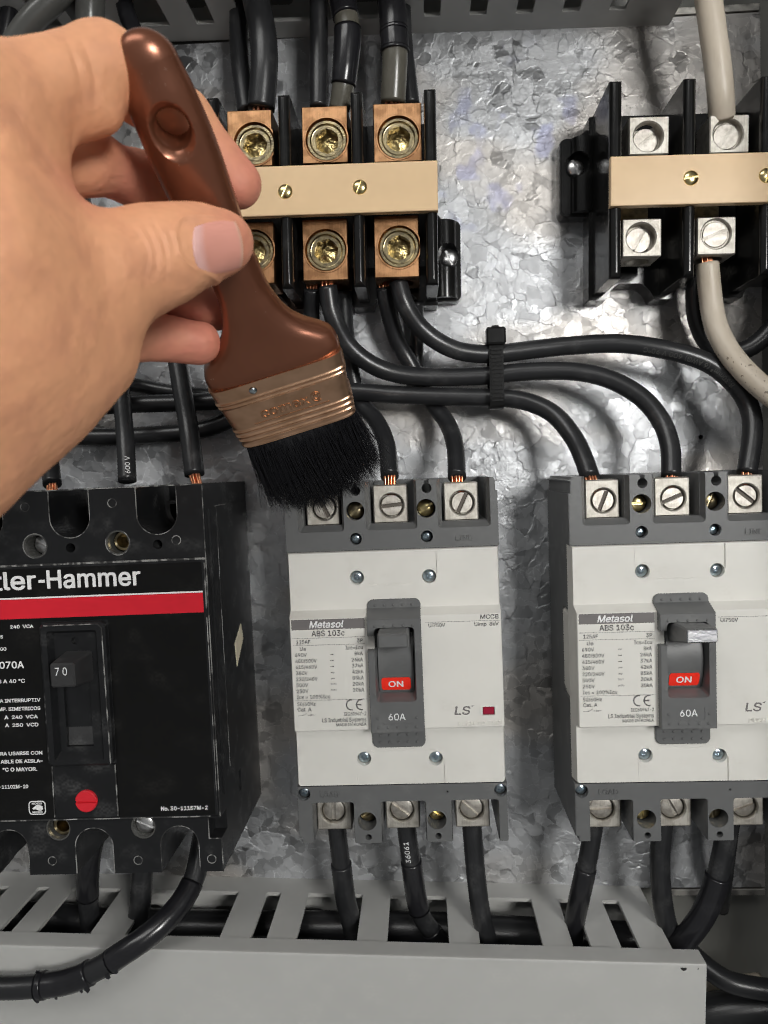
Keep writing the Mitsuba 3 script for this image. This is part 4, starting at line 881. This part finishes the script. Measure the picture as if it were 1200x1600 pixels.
# ferrule: a pressed metal sleeve with raised ribs
fs_ = np.linspace(0.6, -27.2, 120)
def rib(s, c, w, h):
    return h * np.exp(-((s - c) / w) ** 2)
off = rib(fs_, -5.6, 0.55, 0.55) + rib(fs_, -7.4, 0.5, 0.45) + rib(fs_, -19.2, 0.5, 0.5) + rib(fs_, -21.6, 0.55, 0.55) + rib(fs_, -24.0, 0.5, 0.45) + rib(fs_, -26.9, 0.7, 0.4)
fw = np.interp(fs_, [-27.2, 0.6], [23.0, 25.7]) + off
ft = np.interp(fs_, [-27.2, 0.6], [8.2, 8.75]) + off
fer = loft(fs_[::-1], fw[::-1], ft[::-1], np.full(120, 6.5), 96)
f1 = put(brush + '__ferrule', fer, 'mat_ferrule', 35, MBR)
put(f1 + '__rivet', at(lathe([(0, 0), (1.5, 0), (1.3, 0.5), (0.6, 0.8), (0, 0.85)], 24), -9.6, -2.7, 8.7), 'mat_zinc', True, MBR)
FT = lambda y: np.interp(y, [-27.2, 0.6], [8.2, 8.75])
lt = txt('comex', 3.9, -10.8, -15.6, 0, 'l', 19.0, True, 0, 0.5)
sp = LineString([(math.cos(a) * (0.5 + 0.16 * a), math.sin(a) * (0.5 + 0.16 * a)) for a in np.linspace(0, 11.5, 60)]).buffer(0.24)
lt = cat(lt, ext(affinity.translate(sp, 11.3, -13.4), -0.1, 0.4), ext(Polygon([(-14.5, -17.4), (15.5, -17.4), (15.5, -17.15), (-14.5, -17.15)]), -0.1, 0.22))
lt.vertices[:, 2] += np.array([FT(y) for y in lt.vertices[:, 1]])
put(f1 + '__embossed_lettering', lt, 'mat_ferrule_shade', False, MBR)  # letters coloured darker to carry the shade of the embossing
# bristles
rng = np.random.default_rng(7)
N, K, S3 = 5200, 6, 3
bx_, bt_ = rng.uniform(-1, 1, N) * 21.8, rng.uniform(-1, 1, N) * 6.8
ln = 31.5 + 4.8 * rng.normal(0, 0.55, N) + 2.6 * meshkit.noise(np.stack([bx_ / 4, bt_ / 5, 0 * bx_], 1)) + 1.0 * (bx_ < -12) + 7.0 * np.clip(1 - ((bx_ + 1) / 15) ** 2, 0, 1)
ln = np.where(rng.random(N) < 0.05, ln * rng.uniform(0.55, 0.9, N), ln)
stray = rng.random(N) < 0.09
spx = bx_ * 0.10 + rng.normal(0, 1.3, N) + 5.0 * stray * rng.normal(0, 1, N)
ln = ln + stray * rng.uniform(0, 5, N)
spt = bt_ * 0.15 + rng.normal(0, 1.0, N)
cu = rng.normal(0, 0.9, (N, 2))
clump = meshkit.noise(np.stack([bx_ / 2.2, bt_ / 2.2, 0 * bx_ + 7], 1)) - 0.5
ln = ln + 3.5 * clump
spx = spx + 3.0 * (meshkit.noise(np.stack([bx_ / 3, bt_ / 3, 0 * bx_ + 3], 1)) - 0.5)
tt_ = np.linspace(0, 1, K)
cx = bx_[:, None] + spx[:, None] * tt_ ** 1.6 + cu[:, :1] * np.sin(tt_ * 3.0) + 1.2 * tt_ ** 2
ct = bt_[:, None] + spt[:, None] * tt_ ** 1.6 + cu[:, 1:] * np.sin(tt_ * 3.0)
cy = -26.4 - ln[:, None] * tt_
rad = 0.16 * (1 - 0.75 * tt_ ** 2)
an = np.arange(S3) * 2 * np.pi / S3
V = np.stack([cx[..., None] + rad[None, :, None] * np.cos(an), np.broadcast_to(cy[..., None], (N, K, S3)), ct[..., None] + rad[None, :, None] * np.sin(an)], -1)
ii, kk, jj = np.meshgrid(np.arange(N), np.arange(K - 1), np.arange(S3), indexing='ij')
b0 = (ii * K + kk) * S3
q = np.stack([b0 + jj, b0 + (jj + 1) % S3, b0 + S3 + (jj + 1) % S3, b0 + S3 + jj], -1).reshape(-1, 4)
bm = trimesh.Trimesh(V.reshape(-1, 3), np.vstack([q[:, [0, 1, 2]], q[:, [0, 2, 3]]]), process=False)
core = loft(np.linspace(-49, -26, 12), np.linspace(20.5, 21.8, 12), np.linspace(5.5, 7, 12), np.full(12, 4.0), 40)
put(brush + '__bristles', cat(bm, core), 'mat_bristle', True, MBR, kind='stuff', label='soft black bristles of the brush')
# ------------------------------------------------------------------ the hand, one continuous skin
class Field:
    def __init__(self, lo, hi, h):
        self.h, self.lo = h, np.array(lo, float)
        n = np.ceil((np.array(hi) - self.lo) / h).astype(int) + 1
        self.n = n
        g = [self.lo[k] + h * np.arange(n[k]) for k in range(3)]
        self.p = np.stack(np.meshgrid(*g, indexing='ij'), -1).astype(np.float32)

def cone(p, a, b, ra, rb):
    a, b = np.array(a, np.float32), np.array(b, np.float32)
    ab = b - a
    t = np.clip(((p - a) @ ab) / (ab @ ab), 0, 1)
    return np.linalg.norm(p - a - t[..., None] * ab, axis=-1) - (ra + (rb - ra) * t)

def smin(a, b, k):
    h = np.clip(k - np.abs(a - b), 0, None) / k
    return np.minimum(a, b) - h * h * k * 0.25

def smax(a, b, k):
    return -smin(-a, -b, k)

PALM = [[(*(-112.29, 94.53, 192.00), 13), (*(-104.39, 88.36, 180.00), 10)], [(*(-104.39, 88.36, 180.00), 10), (*(-101.31, 67.01, 178.00), 9.5)], [(*(-101.31, 67.01, 178.00), 10), (*(-95.08, 55.37, 172.00), 15)],
        [(*(-95.08, 55.37, 172.00), 15), (*(-98.53, 38.16, 170.00), 17)], [(*(-98.51, 38.52, 170.00), 17), (*(-109.32, 25.11, 182.00), 19)], [(*(-109.32, 25.11, 182.00), 19), (*(-124.54, 9.49, 194.00), 21)],
        [(*(-112.31, 94.22, 192.00), 15), (*(-111.19, 53.00, 198.00), 23)], [(*(-111.19, 53.00, 198.00), 23), (*(-123.11, 27.89, 202.00), 26)], [(*(-95.08, 55.37, 172.00), 15), (*(-111.33, 54.52, 192.00), 22)], [(*(-107.27, 35.98, 186.00), 22), (*(-124.52, 26.62, 200.00), 26)],
        [(*(-121.59, 88.66, 150.00), 13), (*(-117.79, 56.73, 145.00), 14)], [(*(-132.23, 92.96, 165.00), 18), (*(-134.08, 48.57, 160.00), 20)],
        [(*(-119.37, 31.12, 200.00), 27), (*(-153.09, 3.87, 205.00), 31)], [(*(-124.54, 9.49, 194.00), 21), (*(-158.26, -10.42, 200.00), 27)]]
THUMB = [[(*(-95.08, 55.37, 172.00), 15), (*(-76.35, 65.17, 160.00), 12.4)], [(*(-76.35, 65.17, 160.00), 12.4), (*(-66.11, 69.27, 153.00), 10.7)], [(*(-66.11, 69.27, 153.00), 10.7), (*(-57.93, 71.00, 149.00), 9.5)], [(*(-93.77, 51.88, 170.00), 15), (*(-74.14, 62.76, 159.00), 11.3)]]
INDEX = [[(*(-112.27, 94.84, 192.00), 12.6), (*(-86.59, 117.65, 163.00), 10.8)], [(*(-86.59, 117.65, 163.00), 10.6), (*(-73.09, 115.00, 133.00), 9.0)], [(*(-73.09, 115.00, 133.00), 9.0), (*(-57.31, 95.81, 128.00), 8.0)], [(*(-104.32, 98.02, 175.00), 9), (*(-88.94, 105.02, 166.00), 8.2)]]
MIDDLE = [[(*(-125.79, 90.91, 160.00), 11), (*(-100.12, 99.32, 143.00), 9.2)], [(*(-100.12, 99.32, 143.00), 9.2), (*(-91.72, 100.51, 124.00), 8.4)], [(*(-91.72, 100.51, 124.00), 8.2), (*(-80.73, 86.70, 112.00), 7.4)]]
RING = [[(*(-123.82, 68.14, 140.00), 11), (*(-93.56, 67.42, 117.00), 8.4)], [(*(-93.56, 67.42, 117.00), 8.2), (*(-73.11, 61.45, 99.00), 7.4)]]
LITTLE = [[(*(-120.19, 57.89, 140.00), 11), (*(-97.78, 50.34, 120.00), 9.2)], [(*(-97.44, 49.72, 121.00), 8.8), (*(-77.28, 47.68, 110.00), 7.6)]]
WRINKLES = [(*(-73.77, 70.19, 172.00), *(-71.20, 54.86, 170.00), 0.55), (*(-71.23, 70.77, 172.00), *(-69.32, 54.55, 168.00), 0.5), (*(-75.32, 67.57, 174.00), *(-73.00, 55.86, 172.00), 0.45), (*(-76.99, 69.10, 176.00), *(-75.16, 63.04, 176.00), 0.4), (*(-69.39, 70.61, 170.00), *(-67.30, 58.73, 168.00), 0.3),
            (*(-97.52, 93.03, 180.00), *(-92.80, 76.96, 180.00), 0.6), (*(-102.12, 91.59, 180.00), *(-95.55, 66.41, 182.00), 0.5), (*(-104.00, 82.66, 184.00), *(-98.41, 59.31, 184.00), 0.4), (*(-89.91, 116.74, 170.00), *(-87.82, 98.49, 172.00), 0.5), (*(-86.63, 117.60, 170.00), *(-85.95, 100.12, 172.00), 0.35),
            (*(-83.73, 42.85, 180.00), *(-76.91, 48.52, 176.00), 0.4), (*(-91.94, 19.21, 180.00), *(-81.64, 27.90, 176.00), 0.35), (*(-95.60, 16.75, 180.00), *(-84.48, 24.51, 176.00), 0.3), (*(-101.09, 48.13, 190.00), *(-90.00, 38.65, 186.00), 0.25), (*(-103.50, 102.90, 186.00), *(-93.42, 109.53, 178.00), 0.2)]

hl = Field(((-151.20, 59.94, 190.00)[0], (-110.81, -34.35, 190.00)[1], 88), ((-48.93, 92.95, 128.00)[0] + 3, (-96.56, 130.19, 165.00)[1] + 4, 226), 0.75)
def group(segs, k):
    d = None
    for a, b in segs:
        q = cone(hl.p, a[:3], b[:3], a[3], b[3])
        d = q if d is None else smin(d, q, k)
    return d
palm = group(PALM, 12.0)
D_ = palm
for segs, k in ((INDEX, 4.5), (MIDDLE, 4.0), (RING, 4.0), (LITTLE, 4.0), (THUMB, 7.0)):
    g = group(segs, k)
    D_ = np.minimum(D_, smin(palm, g, 7.0))
P_ = hl.p
nz = meshkit.fbm(P_[::2, ::2, ::2] / 9.0, 2, 5)
nz = np.repeat(np.repeat(np.repeat(nz, 2, 0), 2, 1), 2, 2)[:P_.shape[0], :P_.shape[1], :P_.shape[2]]
D_ = D_ + 1.0 * (nz - 0.5)
for ax_ in range(3):
    for e_ in (0, -1):
        D_[tuple(e_ if k_ == ax_ else slice(None) for k_ in range(3))] = 1.0

def surface_nets(D, lo, h):
    s = D < 0
    c = np.zeros(tuple(np.array(D.shape) - 1), int)
    for o in np.ndindex(2, 2, 2):
        c += s[o[0]:o[0] + c.shape[0], o[1]:o[1] + c.shape[1], o[2]:o[2] + c.shape[2]]
    cells = np.argwhere((c > 0) & (c < 8))
    idx = -np.ones(c.shape, int)
    idx[tuple(cells.T)] = np.arange(len(cells))
    acc, cnt = np.zeros((len(cells), 3)), np.zeros(len(cells))
    cor = list(np.ndindex(2, 2, 2))
    for a in cor:
        for ax in range(3):
            if a[ax] == 0:
                b = list(a); b[ax] = 1
                da, db = D[tuple((cells + a).T)], D[tuple((cells + b).T)]
                m = (da < 0) != (db < 0)
                t = da[m] / (da[m] - db[m])
                pt = np.tile(np.array(a, float), (m.sum(), 1)); pt[:, ax] += t
                acc[m] += pt; cnt[m] += 1
    v = lo + h * (cells + acc / cnt[:, None])
    F = []
    for ax in range(3):
        u, w = (ax + 1) % 3, (ax + 2) % 3
        sl0, sl1 = [slice(None)] * 3, [slice(None)] * 3
        sl0[ax], sl1[ax] = slice(0, -1), slice(1, None)
        e0, e1 = s[tuple(sl0)], s[tuple(sl1)]
        for flip, mask in ((False, e0 & ~e1), (True, ~e0 & e1)):
            P = np.argwhere(mask)
            P = P[(P[:, u] > 0) & (P[:, w] > 0) & (P[:, u] < c.shape[u]) & (P[:, w] < c.shape[w])]
            q = []
            for du, dw in ((0, 0), (-1, 0), (-1, -1), (0, -1)):
                Q = P.copy(); Q[:, u] += du; Q[:, w] += dw
                q.append(idx[tuple(Q.T)])
            q = np.stack(q, 1)
            F.append(q[:, ::-1] if flip else q)
    F = np.vstack(F)
    F = F[(F >= 0).all(1)]
    return v, np.vstack([F[:, [0, 1, 2]], F[:, [0, 2, 3]]])

hv, hf = surface_nets(D_, hl.lo, hl.h)
hmesh = trimesh.Trimesh(hv, hf, process=False)
trimesh.smoothing.filter_taubin(hmesh, iterations=8)
hv = np.array(hmesh.vertices)
nrm = np.array(hmesh.vertex_normals)
# creases over the thumb joint and at the folds, pressed into the skin
for w_ in WRINKLES:
    a, b = np.array(w_[:3]), np.array(w_[3:6])
    ab = (b - a)[:2]
    t_ = np.clip(((hv[:, :2] - a[:2]) @ ab) / (ab @ ab), 0, 1)
    bow = 2.2 * np.sin(t_ * np.pi)
    dd = np.linalg.norm(hv[:, :2] - a[:2] - t_[:, None] * ab - np.stack([bow, 0 * bow], 1), axis=1)
    depth = w_[6] * np.exp(-(dd / 0.65) ** 2) * np.clip((hv[:, 2] - 148) / 6, 0, 1) * np.clip(1.15 - np.abs(t_ - 0.5) * 2, 0, 1)
    hv -= nrm * depth[:, None]
# raised fold of skin round the nail
ncx, ncy = (-56.96, 67.11, 158.00)[:2]
e1, e2 = np.array((-47.46, 67.99, 158.00)[:2]) - [ncx, ncy], np.array((-56.16, 58.93, 158.00)[:2]) - [ncx, ncy]
loc_ = np.linalg.solve(np.stack([e1, e2], 1), (hv[:, :2] - [ncx, ncy]).T).T
rr_ = (np.abs(loc_[:, 0] / 0.93) ** 3.2 + np.abs(loc_[:, 1] / 0.98) ** 3.2) ** (1 / 3.2)
fold = np.exp(-((rr_ - 1.0) / 0.06) ** 2) * np.clip((0.6 - loc_[:, 0]) / 0.5, 0, 1) * (hv[:, 2] > 146)
hv += nrm * (0.5 * fold)[:, None]
# skin tone: pinker fingertips and web, as vertex colour
tips = [np.array((-56.91, 95.38, 128.00)), np.array((-72.21, 59.16, 101.00)), np.array((-77.37, 48.00, 108.00)), np.array((-55.47, 70.04, 152.00)), np.array((-96.20, 72.08, 180.00)), np.array((-95.54, 98.70, 134.00))]
pink = np.zeros(len(hv))
for q, r_ in zip(tips, (16, 22, 26, 9, 10, 14)):
    pink = np.maximum(pink, np.exp(-(np.linalg.norm(hv - q, axis=1) / r_) ** 2))
mot = meshkit.fbm(hv / 8.0, 4, 3)
mot2 = meshkit.fbm(hv / 2.0, 2, 8)
c0, c1, c2 = np.array([0.72, 0.35, 0.19]), np.array([0.61, 0.225, 0.155]), np.array([0.52, 0.25, 0.14])
pk = np.clip(pink * 1.15 + 0.7 * (mot - 0.45), 0, 1)[:, None]
col = c0 * (1 - pk) + c1 * pk
m2 = np.clip((mot - 0.52) * 2.2, 0, 1)[:, None]
col = (col * (1 - 0.7 * m2) + c2 * 0.7 * m2) * (0.95 + 0.1 * mot2[:, None])
hand = uniq('hand')
put(hand, trimesh.Trimesh(hv, hf, process=False), 'mat_skin', True, label='bare left hand pinching the brush handle between thumb and fingers', cat_='hand', color=col)
# thumb nail: a curved plate lying on the thumb
from scipy.ndimage import map_coordinates
def fld(p):
    return map_coordinates(D_, ((np.asarray(p) - hl.lo) / hl.h).T, order=1, mode='nearest')
nc = np.array((-56.09, 66.51, 160.00))
na, nb = np.array((-46.68, 67.39, 160.00)) - nc, np.array((-55.31, 58.04, 160.00)) - nc
na[2] = nb[2] = 0.0
nu, nv_ = 26, 22
G = []
for i in range(nu):
    for j in range(nv_):
        u, v_ = -1 + 2 * i / (nu - 1), -1 + 2 * j / (nv_ - 1)
        x_, y_ = u * math.sqrt(1 - 0.32 * v_ * v_), v_ * math.sqrt(1 - 0.22 * u * u)
        G.append(nc + na * (x_ * 0.78 - 0.05) + nb * y_ * 0.88)
G = np.array(G)
eye = np.array([CAM[0][0] * 1000, CAM[0][2] * 1000, -CAM[0][1] * 1000])
ray = G - eye
ray /= np.linalg.norm(ray, axis=1, keepdims=True)
q = eye + ray * ((eye[2] - 188) / -ray[:, 2:3])
for _ in range(200):
    q = q + ray * np.clip(fld(q), -1, 2.0)[:, None] * 0.6
gq = q.reshape(nu, nv_, 3)
for _ in range(3):
    s_ = gq.copy()
    s_[1:-1, 1:-1] = 0.2 * (gq[1:-1, 1:-1] + gq[2:, 1:-1] + gq[:-2, 1:-1] + gq[1:-1, 2:] + gq[1:-1, :-2])
    gq = s_
uu = np.linspace(-1, 1, nu)[:, None]; vv = np.linspace(-1, 1, nv_)[None]
edge = np.clip(1 - np.maximum(np.abs(uu), np.abs(vv)), 0, 0.25) / 0.25
up_ = np.where(uu > 0.9, 0.35, 0.0)
outq = gq - ray.reshape(nu, nv_, 3) * (0.02 + 0.30 * edge[..., None] ** 0.5 + up_[..., None])
inn = gq + ray.reshape(nu, nv_, 3) * 0.8
vq = np.vstack([outq.reshape(-1, 3), inn.reshape(-1, 3)])
fq = []
for i in range(nu - 1):
    for j in range(nv_ - 1):
        a = i * nv_ + j
        fq += [[a, a + 1, a + nv_ + 1], [a, a + nv_ + 1, a + nv_]]
nn_ = nu * nv_
bord = [i * nv_ for i in range(nu)] + [(nu - 1) * nv_ + j for j in range(1, nv_)] + [i * nv_ + nv_ - 1 for i in range(nu - 2, -1, -1)] + [j for j in range(nv_ - 2, 0, -1)]
for a, b in zip(bord, bord[1:] + bord[:1]):
    fq += [[a, b, b + nn_], [a, b + nn_, a + nn_]]
ncol = np.tile(np.array([0.66, 0.30, 0.235]), (len(vq), 1))
lun = np.repeat(np.clip((-0.45 - uu) / 0.3, 0, 1) * np.ones((1, nv_)), 1, 0).reshape(-1)
fre = (np.clip((uu - 0.86) / 0.1, 0, 1) * np.ones((1, nv_))).reshape(-1)
for w_, c_ in ((lun, (0.70, 0.41, 0.37)), (fre, (0.64, 0.38, 0.27))):
    w2 = np.r_[w_, w_][:, None]
    ncol = ncol * (1 - w2) + np.array(c_) * w2
put(hand + '__thumb_nail', trimesh.Trimesh(vq, np.array(fq), process=False), 'mat_nail', True, color=ncol, label='pink thumb nail')
